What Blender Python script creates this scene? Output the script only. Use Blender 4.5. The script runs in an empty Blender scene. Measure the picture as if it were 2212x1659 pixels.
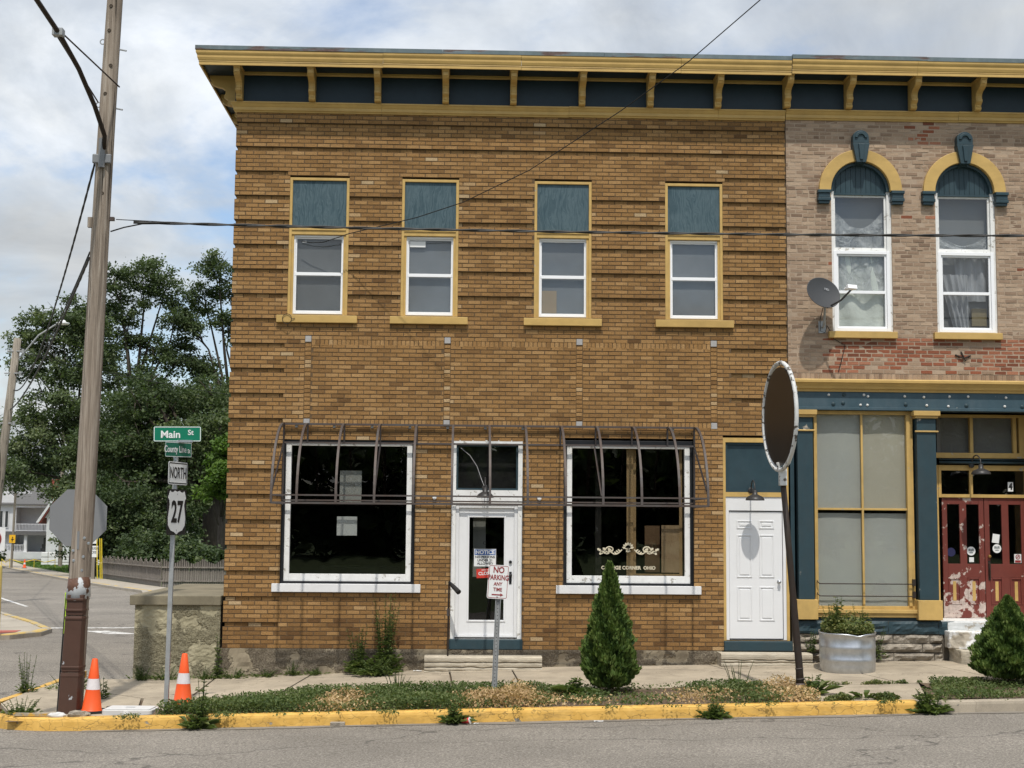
import bpy, bmesh, math, random
import numpy as np
from mathutils import Vector, Matrix
random.seed(7); RNG = np.random.default_rng(7)
S = bpy.context.scene; COL = S.collection
R = math.radians

# ------------------------------------------------------------------ camera
cam = bpy.data.cameras.new('camera'); cam_o = bpy.data.objects.new('camera', cam); COL.objects.link(cam_o)
cam.sensor_width = 36.0; cam.lens = 3068.0 / 2212.0 * 36.0; cam.clip_start = 0.1; cam.clip_end = 3000
_y, _p, _r = R(1.8), R(5.58), R(.47)
fw = Vector((math.sin(_y)*math.cos(_p), math.cos(_y)*math.cos(_p), math.sin(_p)))
rt = Vector((math.cos(_y), -math.sin(_y), 0)); up = rt.cross(fw)
rt2 = math.cos(_r)*rt + math.sin(_r)*up; up2 = rt2.cross(fw)
cam_o.matrix_world = Matrix(((rt2.x, up2.x, -fw.x, 0), (rt2.y, up2.y, -fw.y, -23.4), (rt2.z, up2.z, -fw.z, 2.3), (0, 0, 0, 1)))
S.camera = cam_o
S.render.resolution_x = 1024; S.render.resolution_y = 768
S.view_settings.view_transform = 'Standard'; S.view_settings.look = 'None'
S.view_settings.gamma = 1; S.view_settings.use_curve_mapping = False
S.view_settings.exposure = 0.28

# ------------------------------------------------------------------ node helpers
def nd(t, typ, ins=None, **props):
    n = t.nodes.new(typ)
    for k, v in props.items(): setattr(n, k, v)
    for k, v in (ins or {}).items():
        s = n.inputs[k]
        if isinstance(v, bpy.types.NodeSocket): t.links.new(v, s)
        elif v is not None: s.default_value = (tuple(v) + (1,))if (s.type == 'RGBA' and len(v) == 3) else v
    return n
def noise(t, vec, scale, detail=5, rough=.6, dist=0):
    return nd(t, 'ShaderNodeTexNoise', {'Vector': vec, 'Scale': scale, 'Detail': detail, 'Roughness': rough, 'Distortion': dist}).outputs['Fac']
def voro(t, vec, scale, feature='F1'):
    return nd(t, 'ShaderNodeTexVoronoi', {'Vector': vec, 'Scale': scale}, feature=feature).outputs['Distance']
def ramp(t, fac, stops):
    n = nd(t, 'ShaderNodeValToRGB', {'Fac': fac}); e = n.color_ramp.elements
    while len(e) > 1: e.remove(e[-1])
    for i, (p, c) in enumerate(stops):
        if isinstance(c, (int, float)): c = (c, c, c)
        x = e[0] if i == 0 else e.new(p)
        x.position = p; x.color = tuple(c) + (1,)
    return n.outputs['Color']
def mix(t, fac, a, b, mode='MIX'):
    n = nd(t, 'ShaderNodeMix', None, data_type='RGBA', blend_type=mode, clamp_factor=True)
    for i, v in ((0, fac), (6, a), (7, b)):
        s = n.inputs[i]
        if isinstance(v, bpy.types.NodeSocket): t.links.new(v, s)
        else: s.default_value = v if i == 0 else tuple(v) + (1,)
    return n.outputs[2]
def mth(t, op, a, b=0.0, clamp=False):
    n = nd(t, 'ShaderNodeMath', None, operation=op, use_clamp=clamp)
    for i, v in ((0, a), (1, b)):
        if isinstance(v, bpy.types.NodeSocket): t.links.new(v, n.inputs[i])
        else: n.inputs[i].default_value = v
    return n.outputs[0]
def mapv(t, vec, scale=(1, 1, 1), loc=(0, 0, 0), rot=(0, 0, 0)):
    return nd(t, 'ShaderNodeMapping', {'Vector': vec, 'Scale': scale, 'Location': loc, 'Rotation': rot}).outputs[0]
def new_mat(name):
    m = bpy.data.materials.new(name); m.use_nodes = True; t = m.node_tree; t.nodes.clear()
    tc = nd(t, 'ShaderNodeTexCoord')
    return m, t, tc.outputs['Object']
def finish(t, col, rough=.7, bump=None, bstr=.3, bdist=.01, metal=0, spec=.3, trans=None, coat=0):
    b = nd(t, 'ShaderNodeBsdfPrincipled', {'Base Color': col, 'Roughness': rough, 'Metallic': metal, 'Specular IOR Level': spec, 'Coat Weight': coat})
    if bump is not None:
        bn = nd(t, 'ShaderNodeBump', {'Height': bump, 'Strength': bstr, 'Distance': bdist}); t.links.new(bn.outputs[0], b.inputs['Normal'])
    sh = b.outputs[0]
    if trans is not None:
        tr = nd(t, 'ShaderNodeBsdfTranslucent', {'Color': trans[0]})
        sh = nd(t, 'ShaderNodeMixShader', {0: trans[1], 1: sh, 2: tr.outputs[0]}).outputs[0]
    o = nd(t, 'ShaderNodeOutputMaterial'); t.links.new(sh, o.inputs['Surface'])
def scale_c(c, k): return tuple(min(1, x*k) for x in c)
def surf(name, c, var=.25, scale=6, rough=.7, bump=.3, bscale=80, bdist=.004, stretch=(1, 1, 1), metal=0, spec=.3, c2=None, dirt=0, dirtc=(.05, .045, .035), dscale=2.2, dstretch=(1, 1, .45)):
    """a painted or plain surface with tonal variation, grain and irregular grime"""
    m, t, v = new_mat(name)
    v2 = mapv(t, v, stretch)
    n = noise(t, v2, scale, 7, .65)
    col = ramp(t, n, [(.25, scale_c(c2 or c, 1-var)), (.75, scale_c(c, 1+var*.6))])
    if dirt:
        d = noise(t, mapv(t, v, dstretch), dscale, 8, .7)
        f = mth(t, 'MULTIPLY', ramp(t, d, [(.42, 0), (.72, 1)]), dirt)
        col = mix(t, f, col, dirtc)
    finish(t, col, rough, noise(t, v2, bscale, 4, .7), bump, bdist, metal, spec)
    return m
def peel(name, c, under, lo=.60, hi=.63, scale=7, rough=.55, var=.15, dirt=.25, stretch=(1, 1, 1), zmask=None, dirtc=(.06, .05, .04)):
    """paint that flakes off in patches with sharp edges, showing what lies under it"""
    m, t, v = new_mat(name)
    n = noise(t, mapv(t, v, stretch), scale, 9, .62)
    if zmask:
        z = nd(t, 'ShaderNodeSeparateXYZ', {0: v}).outputs[2]
        w = nd(t, 'ShaderNodeMapRange', {'Value': z, 'From Min': zmask[0], 'From Max': zmask[1], 'To Min': zmask[2], 'To Max': 0}).outputs[0]
        n = mth(t, 'ADD', n, w)
    f = ramp(t, n, [(lo, 0), (hi, 1)])
    g = noise(t, v, 5, 7, .65)
    paint = ramp(t, g, [(.25, scale_c(c, 1-var)), (.75, scale_c(c, 1+var*.5))])
    d = ramp(t, noise(t, mapv(t, v, (1, 1, .5)), 3, 8, .7), [(.45, 0), (.75, 1)])
    paint = mix(t, mth(t, 'MULTIPLY', d, dirt), paint, dirtc)
    un = ramp(t, noise(t, v, 22, 5, .6), [(.3, scale_c(under, .7)), (.7, scale_c(under, 1.15))])
    col = mix(t, f, paint, un)
    h = mth(t, 'SUBTRACT', mth(t, 'MULTIPLY', noise(t, v, 60, 3, .6), .3), f)
    finish(t, col, rough, h, .5, .004)
    return m

# ------------------------------------------------------------------ sky and sun
SUN_EL, SUN_STR = 62.0, 3.0
w = bpy.data.worlds.new('World'); S.world = w; w.use_nodes = True; t = w.node_tree; t.nodes.clear()
sky = nd(t, 'ShaderNodeTexSky', None, sky_type='NISHITA', sun_disc=False, sun_elevation=R(SUN_EL), sun_rotation=R(180), altitude=300, air_density=1.0, dust_density=1.6, ozone_density=1.0)
bluesky = nd(t, 'ShaderNodeMix', None, data_type='RGBA', blend_type='MULTIPLY'); bluesky.inputs[0].default_value = 1
t.links.new(sky.outputs[0], bluesky.inputs[6]); bluesky.inputs[7].default_value = (.14, .14, .14, 1)
g = nd(t, 'ShaderNodeTexCoord').outputs['Generated']
sep = nd(t, 'ShaderNodeSeparateXYZ', {0: g})
zz = mth(t, 'MAXIMUM', sep.outputs[2], 0.0); den = mth(t, 'ADD', zz, .22)
pv = nd(t, 'ShaderNodeCombineXYZ', {0: mth(t, 'DIVIDE', sep.outputs[0], den), 1: mth(t, 'DIVIDE', sep.outputs[1], den), 2: mth(t, 'MULTIPLY', zz, .6)}).outputs[0]
pv = mapv(t, pv, (1.0, .75, 1), (3.37, 1.9, .4))
cov = ramp(t, noise(t, pv, 1.55, 9, .55, .35), [(.40, 0), (.50, .75), (.62, 1)])
shade = ramp(t, noise(t, mapv(t, pv, (1, 1, 1), (5.2, 8.4, 2)), 1.9, 8, .58, .6), [(.33, (.43, .455, .48)), (.50, (.66, .685, .70)), (.64, (.93, .945, .95))])
lift = nd(t, 'ShaderNodeMapRange', {'Value': zz, 'From Min': 0, 'From Max': 1, 'To Min': .60, 'To Max': 1.95}).outputs[0]
cl = nd(t, 'ShaderNodeVectorMath', {0: shade, 'Scale': lift}, operation='SCALE').outputs[0]
skyc = mix(t, cov, bluesky.outputs[2], cl)
bg = nd(t, 'ShaderNodeBackground', {'Color': skyc, 'Strength': 1.0})
t.links.new(bg.outputs[0], nd(t, 'ShaderNodeOutputWorld').inputs['Surface'])
sl = bpy.data.lights.new('sun', 'SUN'); sl.energy = SUN_STR; sl.angle = R(1.0); sl.color = (1, .95, .87)
so = bpy.data.objects.new('sun', sl); COL.objects.link(so); so.location = (0, -30, 50)
so.rotation_euler = Vector((-.012, math.cos(R(SUN_EL)), -math.sin(R(SUN_EL)))).to_track_quat('-Z', 'Y').to_euler()

# ------------------------------------------------------------------ object helpers
class MB:
    """collects shapes into one mesh, in world coordinates unless told otherwise"""
    def __init__(s): s.v = []; s.f = []; s.m = []
    def poly(s, vs, fs, mi=0):
        b = len(s.v); s.v += [tuple(p) for p in vs]; s.f += [tuple(b+i for i in f) for f in fs]; s.m += [mi]*len(fs); return s
    def box(s, x0, x1, y0, y1, z0, z1, mi=0, M=None):
        vs = [(x, y, z) for z in (z0, z1) for y in (y0, y1) for x in (x0, x1)]
        if M is not None: vs = [M @ Vector(p) for p in vs]
        return s.poly(vs, [(0, 2, 3, 1), (4, 5, 7, 6), (0, 1, 5, 4), (2, 6, 7, 3), (0, 4, 6, 2), (1, 3, 7, 5)], mi)
    def frame(s, x0, x1, z0, z1, w, y0, y1, wb=None, wt=None, mi=0):
        """a rectangular frame in the x-z plane"""
        wb = w if wb is None else wb; wt = w if wt is None else wt
        s.box(x0, x0+w, y0, y1, z0, z1, mi); s.box(x1-w, x1, y0, y1, z0, z1, mi)
        s.box(x0+w, x1-w, y0+.001, y1-.001, z0, z0+wb, mi); s.box(x0+w, x1-w, y0+.001, y1-.001, z1-wt, z1, mi); return s
    def prism(s, pts, a, b, axis='y', mi=0, M=None):
        """closed outline extruded from a to b along an axis; pts are the other two coordinates in order"""
        def P(u, v, k):
            p = {'y': (u, k, v), 'x': (k, u, v), 'z': (u, v, k)}[axis]
            return M @ Vector(p) if M is not None else p
        n = len(pts); vs = [P(u, v, a) for u, v in pts]+[P(u, v, b) for u, v in pts]
        fs = [(i, (i+1) % n, n+(i+1) % n, n+i) for i in range(n)]+[tuple(range(n))[::-1], tuple(range(n, 2*n))]
        return s.poly(vs, fs, mi)
    def tube(s, pts, r, n=8, mi=0, cap=True, sq=False):
        pts = [Vector(p) for p in pts]; rs = r if isinstance(r, (list, tuple)) else [r]*len(pts)
        if sq: n = 4
        ref = None; rings = []
        for i, p in enumerate(pts):
            d = (pts[min(i+1, len(pts)-1)]-pts[max(i-1, 0)]).normalized()
            if ref is None:
                ref = Vector((1, 0, 0)) if abs(d.x) < .9 else Vector((0, 0, 1))
            a = (ref-d*ref.dot(d)).normalized(); b = d.cross(a); ref = a
            k = math.pi/4 if sq else 0; q = rs[i]*(1.414 if sq else 1)
            rings.append([p+q*(a*math.cos(2*math.pi*j/n+k)+b*math.sin(2*math.pi*j/n+k)) for j in range(n)])
        vs = [q for g_ in rings for q in g_]; fs = []
        for i in range(len(rings)-1):
            for j in range(n): fs.append((i*n+j, i*n+(j+1) % n, (i+1)*n+(j+1) % n, (i+1)*n+j))
        if cap: fs += [tuple(range(n))[::-1], tuple(range((len(rings)-1)*n, len(rings)*n))]
        return s.poly(vs, fs, mi)
    def lathe(s, prof, n=24, c=(0, 0, 0), mi=0, M=None):
        vs = []; fs = []
        for r_, z in prof:
            for j in range(n):
                p = Vector((r_*math.cos(2*math.pi*j/n), r_*math.sin(2*math.pi*j/n), z))
                p = M @ p if M is not None else p+Vector(c)
                vs.append(p)
        for i in range(len(prof)-1):
            for j in range(n): fs.append((i*n+j, i*n+(j+1) % n, (i+1)*n+(j+1) % n, (i+1)*n+j))
        return s.poly(vs, fs, mi)
    def mesh(s, name):
        me = bpy.data.meshes.new(name); me.from_pydata(s.v, [], s.f)
        if any(s.m): me.polygons.foreach_set('material_index', s.m)
        me.update(); return me
def wloc(o):
    v = Vector((0, 0, 0))
    while o is not None: v = v+o.location; o = o.parent
    return v
def link(name, me, mats, parent=None, local=False, smooth=False, kind=None, label=None, bevel=0):
    o = bpy.data.objects.new(name, me)
    for m in (mats if isinstance(mats, (list, tuple)) else [mats]):
        if m is not None: me.materials.append(m)
    COL.objects.link(o)
    if parent is not None:
        o.parent = parent
        if not local: o.location = -wloc(parent)
    if smooth: me.polygons.foreach_set('use_smooth', [True]*len(me.polygons))
    if kind: o['kind'] = kind
    if label: o['label'] = label
    if bevel:
        b = o.modifiers.new('bevel', 'BEVEL'); b.width = bevel; b.segments = 2; b.limit_method = 'ANGLE'; b.angle_limit = R(40)
    return o
def ob(name, mb, mats, parent=None, **k): return link(name, mb.mesh(name), mats, parent, **k)
def tag(o, label, cat, group=None):
    o['label'] = label; o['category'] = cat
    if group: o['group'] = group
    return o
def thing(name, label, cat, loc=(0, 0, 0), group=None):
    o = bpy.data.objects.new(name, None); COL.objects.link(o); o.location = loc; o.empty_display_size = .2
    return tag(o, label, cat, group)
def recalc(o):
    bm = bmesh.new(); bm.from_mesh(o.data); bmesh.ops.recalc_face_normals(bm, faces=bm.faces); bm.to_mesh(o.data); bm.free(); return o
def text_mesh(txt, size, bold=.0, xs=1.0, align='CENTER', sp=1.0):
    c = bpy.data.curves.new('lettering', 'FONT'); c.body = txt; c.size = size; c.align_x = align; c.align_y = 'CENTER'
    c.offset = bold*size; c.extrude = .0008; c.resolution_u = 3; c.space_character = sp
    o = bpy.data.objects.new('tmp', c); COL.objects.link(o)
    dg = bpy.context.evaluated_depsgraph_get(); dg.update()
    me = bpy.data.meshes.new_from_object(o.evaluated_get(dg)); bpy.data.objects.remove(o); bpy.data.curves.remove(c)
    me.materials.clear(); me.transform(Matrix.Diagonal((xs, 1, 1, 1)))
    return me
FACE = Matrix.Rotation(R(90), 4, 'X')           # text in x-y turned to face -y
def letter(name, txt, size, pos, mat, parent, M=None, **k):
    me = text_mesh(txt, size, **k)
    me.transform((M if M is not None else Matrix.Identity(4)) @ Matrix.Translation(pos) @ FACE)
    return link(name, me, mat, parent)
def quads(name, verts, mats, tone=None, parent=None, local=False, kind=None, per=4):
    """verts (N,per,3) array -> one mesh of N faces, with a tone for each face"""
    N = verts.shape[0]; me = bpy.data.meshes.new(name)
    me.vertices.add(N*per); me.vertices.foreach_set('co', verts.reshape(-1).astype(np.float32))
    me.loops.add(N*per); me.loops.foreach_set('vertex_index', np.arange(N*per, dtype=np.int32))
    me.polygons.add(N); me.polygons.foreach_set('loop_start', np.arange(0, N*per, per, dtype=np.int32))
    me.polygons.foreach_set('use_smooth', [False]*N); me.update(calc_edges=True)
    if tone is not None:
        a = me.attributes.new('tone', 'FLOAT', 'FACE'); a.data.foreach_set('value', tone.astype(np.float32))
    return link(name, me, mats, parent, local=local, kind=kind)
# ------------------------------------------------------------------ materials
YEL = (.52, .345, .115); TEAL = (.024, .050, .062); WHITE = (.68, .685, .69)
M = {}
def brick_mat(name, dark, mid, light, extra=None, rough=.8, grain=.55, soot=.0):
    m, t, v = new_mat(name)
    tone = nd(t, 'ShaderNodeAttribute', None, attribute_name='tone').outputs['Fac']
    stops = [(0, dark), (.5, mid), (.85, light)]+([(1, extra)] if extra else [])
    col = ramp(t, tone, stops)
    n = noise(t, mapv(t, v, (1.3, 1, 1)), 55, 4, .75)
    col = mix(t, grain, col, mix(t, 1.0, col, ramp(t, n, [(.30, .45), (.5, 1.0), (.7, 1.5)]), 'MULTIPLY'))
    if soot:
        d = ramp(t, noise(t, mapv(t, v, (1, 1, .35)), 1.3, 7, .7), [(.42, 0), (.75, 1)])
        d = mth(t, 'MULTIPLY', d, soot)
        col = mix(t, d, col, mix(t, 1.0, col, (.5, .5, .52), 'MULTIPLY'))
    finish(t, col, rough, noise(t, v, 170, 3, .7), .55, .004, spec=.15)
    return m
M['brick'] = brick_mat('brown_brick', (.115, .060, .024), (.288, .161, .060), (.375, .228, .098), (.43, .31, .175), grain=.85, soot=.55)
M['mortar'] = surf('brown_mortar', (.125, .08, .042), .3, 9, .95, .4, 120)
M['tanbrick'] = brick_mat('painted_brick', (.19, .128, .088), (.325, .232, .16), (.41, .305, .215), grain=.4, soot=.22)
M['redbrick'] = brick_mat('bare_red_brick', (.13, .05, .03), (.25, .088, .048), (.33, .15, .09), grain=.5)
M['tanmortar'] = surf('pale_mortar', (.385, .295, .215), .2, 9, .95, .4, 90, dirt=.2)
def sidebrick(name):
    m, t, v = new_mat(name)
    b = nd(t, 'ShaderNodeTexBrick', {'Vector': mapv(t, v, (1, 1, 1), (0, 0, 0), (R(90), 0, R(90))), 'Color1': (.26, .15, .06), 'Color2': (.19, .10, .04), 'Mortar': (.13, .085, .05), 'Scale': 1.0, 'Mortar Size': .008, 'Brick Width': .213, 'Row Height': .0691})
    finish(t, b.outputs[0], .85, b.outputs[1], .4, .01); return m
M['sidebrick'] = sidebrick('side_wall_brick')
M['yellow'] = surf('ochre_paint', YEL, .16, 4, .5, .2, 40, dirt=.28, dirtc=(.12, .07, .025), dstretch=(.25, 1, 1.5))
M['yellow_worn'] = peel('worn_ochre_paint', YEL, (.40, .35, .26), .64, .67, 6, dirt=.3)
M['teal'] = surf('teal_paint', TEAL, .2, 4, .45, .15, 40, dirt=.15, dirtc=(.10, .12, .13))
M['shadedteal'] = surf('shaded_teal_paint', (.012, .026, .036), .2, 4, .45, .15, 40)  # teal darkened for soffit and frieze: shade under the overhang put into the colour
M['teal_worn'] = peel('worn_teal_paint', TEAL, (.42, .37, .30), .66, .69, 5, dirt=.2)
M['white'] = surf('white_paint', WHITE, .05, 4, .45, .12, 40, dirt=.12, dirtc=(.45, .42, .36))
M['whitedoor'] = surf('white_door_paint', (.71, .715, .72), .03, 3, .35, .05, 60, dirt=.05, dirtc=(.55, .53, .5))
M['vinyl'] = surf('white_vinyl', (.80, .81, .82), .03, 3, .35, .0, 60)
M['white_worn'] = peel('flaking_white_paint', (.74, .74, .72), (.38, .36, .32), .60, .63, 11, dirt=.2, dirtc=(.35, .33, .3))
M['black'] = surf('black_paint', (.012, .013, .015), .2, 5, .45, .1, 50)
M['iron'] = surf('weathered_steel', (.075, .074, .073), .35, 2.5, .6, .25, 90, c2=(.12, .075, .055), metal=.25)
M['darkiron'] = surf('dark_iron', (.03, .027, .024), .4, 14, .55, .2, 90, c2=(.06, .035, .022), metal=.3)
M['lamp'] = surf('charcoal_enamel', (.035, .033, .032), .15, 5, .4, .0, 50)
M['galv'] = surf('galvanised_steel', (.50, .52, .54), .22, 9, .38, .15, 30, metal=.85)
M['galvpost'] = surf('dull_galvanised_steel', (.36, .37, .37), .2, 12, .55, .2, 60, metal=.5)
M['alu'] = surf('bare_aluminium_sheet', (.20, .205, .21), .08, 2, .6, .05, 30, metal=.2)
M['flash'] = peel('weathered_roof_flashing', (.11, .145, .155), (.11, .07, .06), .54, .62, 2.2, stretch=(.6, 1, 4), dirt=.4, dirtc=(.28, .31, .32))
M['stonestep'] = surf('cut_limestone', (.52, .465, .365), .35, 6, .9, .8, 45, .012, stretch=(.5, 1, 3), dirt=.7, dirtc=(.20, .165, .115), dscale=5, dstretch=(.5, 1, 4))
M['rock'] = surf('grey_rubble_stone', (.37, .325, .262), .4, 9, .92, 1.0, 26, .03, dirt=.75, dirtc=(.085, .072, .058), dscale=5, dstretch=(.7, 1, 2.2))
M['concfound'] = None; _unused = surf('rough_foundation_concrete', (.30, .255, .185), .45, 14, .95, 1.0, 45, .025, dirt=.75, dirtc=(.10, .082, .062), dscale=2.2, dstretch=(.6, 1, 1.2))
def patchy(name, sm1, sm2, r1, r2, r3, lo=.47, psc=1.9, rs=42):
    m, t, v = new_mat(name)
    patch = ramp(t, noise(t, v, psc, 6, .6), [(lo, 0), (lo+.03, 1)]); rgh = noise(t, v, rs, 5, .8)
    col = mix(t, patch, ramp(t, noise(t, v, 3, 6, .65), [(.3, sm1), (.7, sm2)]), ramp(t, rgh, [(.35, r1), (.5, r2), (.65, r3)]))
    col = mix(t, ramp(t, noise(t, mapv(t, v, (1, 1, .4)), 1.6, 6, .6), [(.52, 0), (.75, .65)]), col, scale_c(r1, .85))
    finish(t, col, .95, mth(t, 'MULTIPLY', patch, rgh), 1.0, .05); return m
M['concfound'] = patchy('patchy_foundation_concrete', (.20, .165, .115), (.33, .28, .195), (.085, .068, .05), (.19, .155, .11), (.31, .265, .19), .44, 1.5)
M['greystone'] = surf('grey_stone_block', (.36, .35, .34), .12, 8, .9, .3, 60)
M['plywood'] = None
def grainmat(name, c, hi, sc=(16, 16, 1.1), amount=.5):
    m, t, v = new_mat(name)
    w_ = noise(t, mapv(t, v, (1, 1, .35)), 2.0, 4, .6)
    vv = nd(t, 'ShaderNodeVectorMath', {0: mapv(t, v, sc), 1: nd(t, 'ShaderNodeCombineXYZ', {0: mth(t, 'MULTIPLY', w_, 9.0), 1: 0.0, 2: 0.0}).outputs[0]}, operation='ADD').outputs[0]
    n = noise(t, vv, 1.6, 4, .6)
    f = ramp(t, n, [(.42, 0), (.52, 1), (.60, .1), (.72, .7)])
    col = mix(t, mth(t, 'MULTIPLY', f, amount), c, hi)
    d = ramp(t, noise(t, v, 2.5, 6, .65), [(.4, 0), (.7, .5)])
    col = mix(t, d, col, scale_c(hi, .8))
    finish(t, col, .6, n, .3, .003); return m
M['plyteal'] = grainmat('teal_plywood', (.030, .062, .078), (.105, .155, .175))
M['rawply'] = grainmat('raw_plywood', (.36, .24, .13), (.46, .33, .20), (9, 9, .8), .6)
M['stud'] = grainmat('pine_stud', (.40, .26, .12), (.50, .34, .18), (20, 20, .8), .5)
def glass(name, tint=.9, rough=.0, ior=1.5):
    m, t, v = new_mat(name)
    fr = nd(t, 'ShaderNodeFresnel', {'IOR': ior}).outputs[0]
    tr = nd(t, 'ShaderNodeBsdfTransparent', {'Color': (tint, tint*1.01, tint*1.0)})
    bmp = nd(t, 'ShaderNodeBump', {'Height': noise(t, v, 1.3, 2, .5), 'Strength': .12, 'Distance': .02})
    gl = nd(t, 'ShaderNodeBsdfGlossy', {'Color': (1, 1, 1), 'Roughness': rough, 'Normal': bmp.outputs[0]})
    mx = nd(t, 'ShaderNodeMixShader', {0: mth(t, 'MULTIPLY', mth(t, 'MULTIPLY', fr, 1.7, True), mth(t, 'SUBTRACT', 1.0, nd(t, 'ShaderNodeNewGeometry').outputs['Backfacing'])), 1: tr.outputs[0], 2: gl.outputs[0]})
    t.links.new(mx.outputs[0], nd(t, 'ShaderNodeOutputMaterial').inputs['Surface']); return m
M['glass'] = glass('window_glass', .92, .0)
M['shopglass'] = glass('shop_glass', .8, .0, 1.45)
M['blind'] = surf('grey_roller_blind', (.105, .11, .118), .08, 1.5, .9, .05, 30)
M['paper'] = surf('paper_backing', (.42, .42, .39), .07, 1.5, .9, .1, 20, c2=(.40, .41, .40), dirt=.15, dirtc=(.36, .32, .24), dscale=1)
M['papertan'] = surf('yellowed_paper_backing', (.44, .41, .34), .07, 1.5, .9, .1, 20, dirt=.15, dirtc=(.36, .32, .24), dscale=1)
M['curtain'] = surf('grey_curtain', (.30, .31, .34), .25, 2.5, .85, .6, 4, .05, stretch=(3, 1, .6))
M['whitecurtain'] = surf('white_curtain', (.60, .63, .60), .12, 2, .85, .5, 4, .05)
M['plastic'] = None
def plasticmat():
    m, t, v = new_mat('clear_plastic_sheet')
    n = noise(t, mapv(t, v, (1, 1, 1), (0, 0, 0), (0, R(35), 0)), 3.5, 5, .6, 1.2)
    b = nd(t, 'ShaderNodeBsdfPrincipled', {'Base Color': (.55, .56, .58), 'Roughness': .25, 'Specular IOR Level': .6})
    bn = nd(t, 'ShaderNodeBump', {'Height': n, 'Strength': 1.0, 'Distance': .12}); t.links.new(bn.outputs[0], b.inputs['Normal'])
    tr = nd(t, 'ShaderNodeBsdfTransparent')
    mx = nd(t, 'ShaderNodeMixShader', {0: ramp(t, n, [(.35, .25), (.65, .75)]), 1: tr.outputs[0], 2: b.outputs[0]})
    t.links.new(mx.outputs[0], nd(t, 'ShaderNodeOutputMaterial').inputs['Surface']); return m
M['plastic'] = plasticmat()
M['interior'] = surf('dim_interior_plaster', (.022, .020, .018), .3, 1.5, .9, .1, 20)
M['redpaint'] = peel('flaking_dark_red_paint', (.155, .036, .026), (.46, .37, .32), .68, .70, 6, dirt=.15)
M['redflaky'] = peel('badly_flaking_red_paint', (.155, .036, .026), (.50, .41, .36), .58, .60, 5, dirt=.15, zmask=(.9, 1.6, .10))
def asphalt():
    m, t, v = new_mat('worn_asphalt')
    n1 = noise(t, v, 38, 5, .85); n2 = noise(t, v, .35, 6, .65); n3 = voro(t, v, 120)
    col = ramp(t, n1, [(.36, (.085, .076, .064)), (.5, (.19, .171, .145)), (.62, (.36, .327, .28))])
    col = mix(t, 1.0, col, ramp(t, n2, [(.3, .80), (.7, 1.18)]), 'MULTIPLY')
    sx = noise(t, mapv(t, v, (.25, 3.0, 1)), 2.2, 6, .7)
    col = mix(t, ramp(t, sx, [(.66, 0), (.72, .55)]), col, (.06, .055, .05))
    e = nd(t, 'ShaderNodeTexVoronoi', {'Vector': nd(t, 'ShaderNodeVectorMath', {0: mapv(t, v, (.35, 1, 1)), 1: nd(t, 'ShaderNodeTexNoise', {'Vector': v, 'Scale': 1.1, 'Detail': 5}).outputs['Color']}, operation='ADD').outputs[0], 'Scale': .42}, feature='DISTANCE_TO_EDGE').outputs['Distance']
    col = mix(t, ramp(t, e, [(0, .7), (.010, 0)]), col, (.05, .046, .042))
    sp = noise(t, mapv(t, v, (1, 3.5, 1)), 5.5, 3, .55)
    col = mix(t, ramp(t, sp, [(.70, 0), (.73, .6)]), col, (.055, .05, .046))
    finish(t, col, .92, mth(t, 'ADD', n3, n1), .6, .006, spec=.2); return m
M['asphalt'] = asphalt()
def concrete(name, c, var=.22, crack=.6):
    m, t, v = new_mat(name)
    n = noise(t, v, 1.1, 9, .68); f = noise(t, v, 130, 3, .75)
    col = ramp(t, n, [(.28, scale_c(c, 1-var)), (.72, scale_c(c, 1+var*.7))])
    col = mix(t, 1.0, col, ramp(t, f, [(.3, .78), (.7, 1.2)]), 'MULTIPLY')
    st = ramp(t, noise(t, mapv(t, v, (1, 1.6, 1)), 2.7, 8, .7), [(.52, 0), (.75, .6)])
    col = mix(t, st, col, scale_c(c, .52))
    e = nd(t, 'ShaderNodeTexVoronoi', {'Vector': nd(t, 'ShaderNodeVectorMath', {0: v, 1: nd(t, 'ShaderNodeTexNoise', {'Vector': v, 'Scale': 2.5}).outputs['Color']}, operation='ADD').outputs[0], 'Scale': .55}, feature='DISTANCE_TO_EDGE').outputs['Distance']
    cr = ramp(t, e, [(0, crack), (.006, 0)])
    col = mix(t, cr, col, scale_c(c, .3))
    finish(t, col, .92, f, .35, .004, spec=.2); return m
M['walk'] = concrete('sidewalk_concrete', (.36, .305, .228), .32)
M['farwalk'] = concrete('pale_far_concrete', (.36, .32, .26), .2, .2)
M['gutter'] = concrete('gutter_concrete', (.22, .195, .16))
M['kerbgrey'] = concrete('bare_kerb_concrete', (.33, .285, .22))
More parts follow.
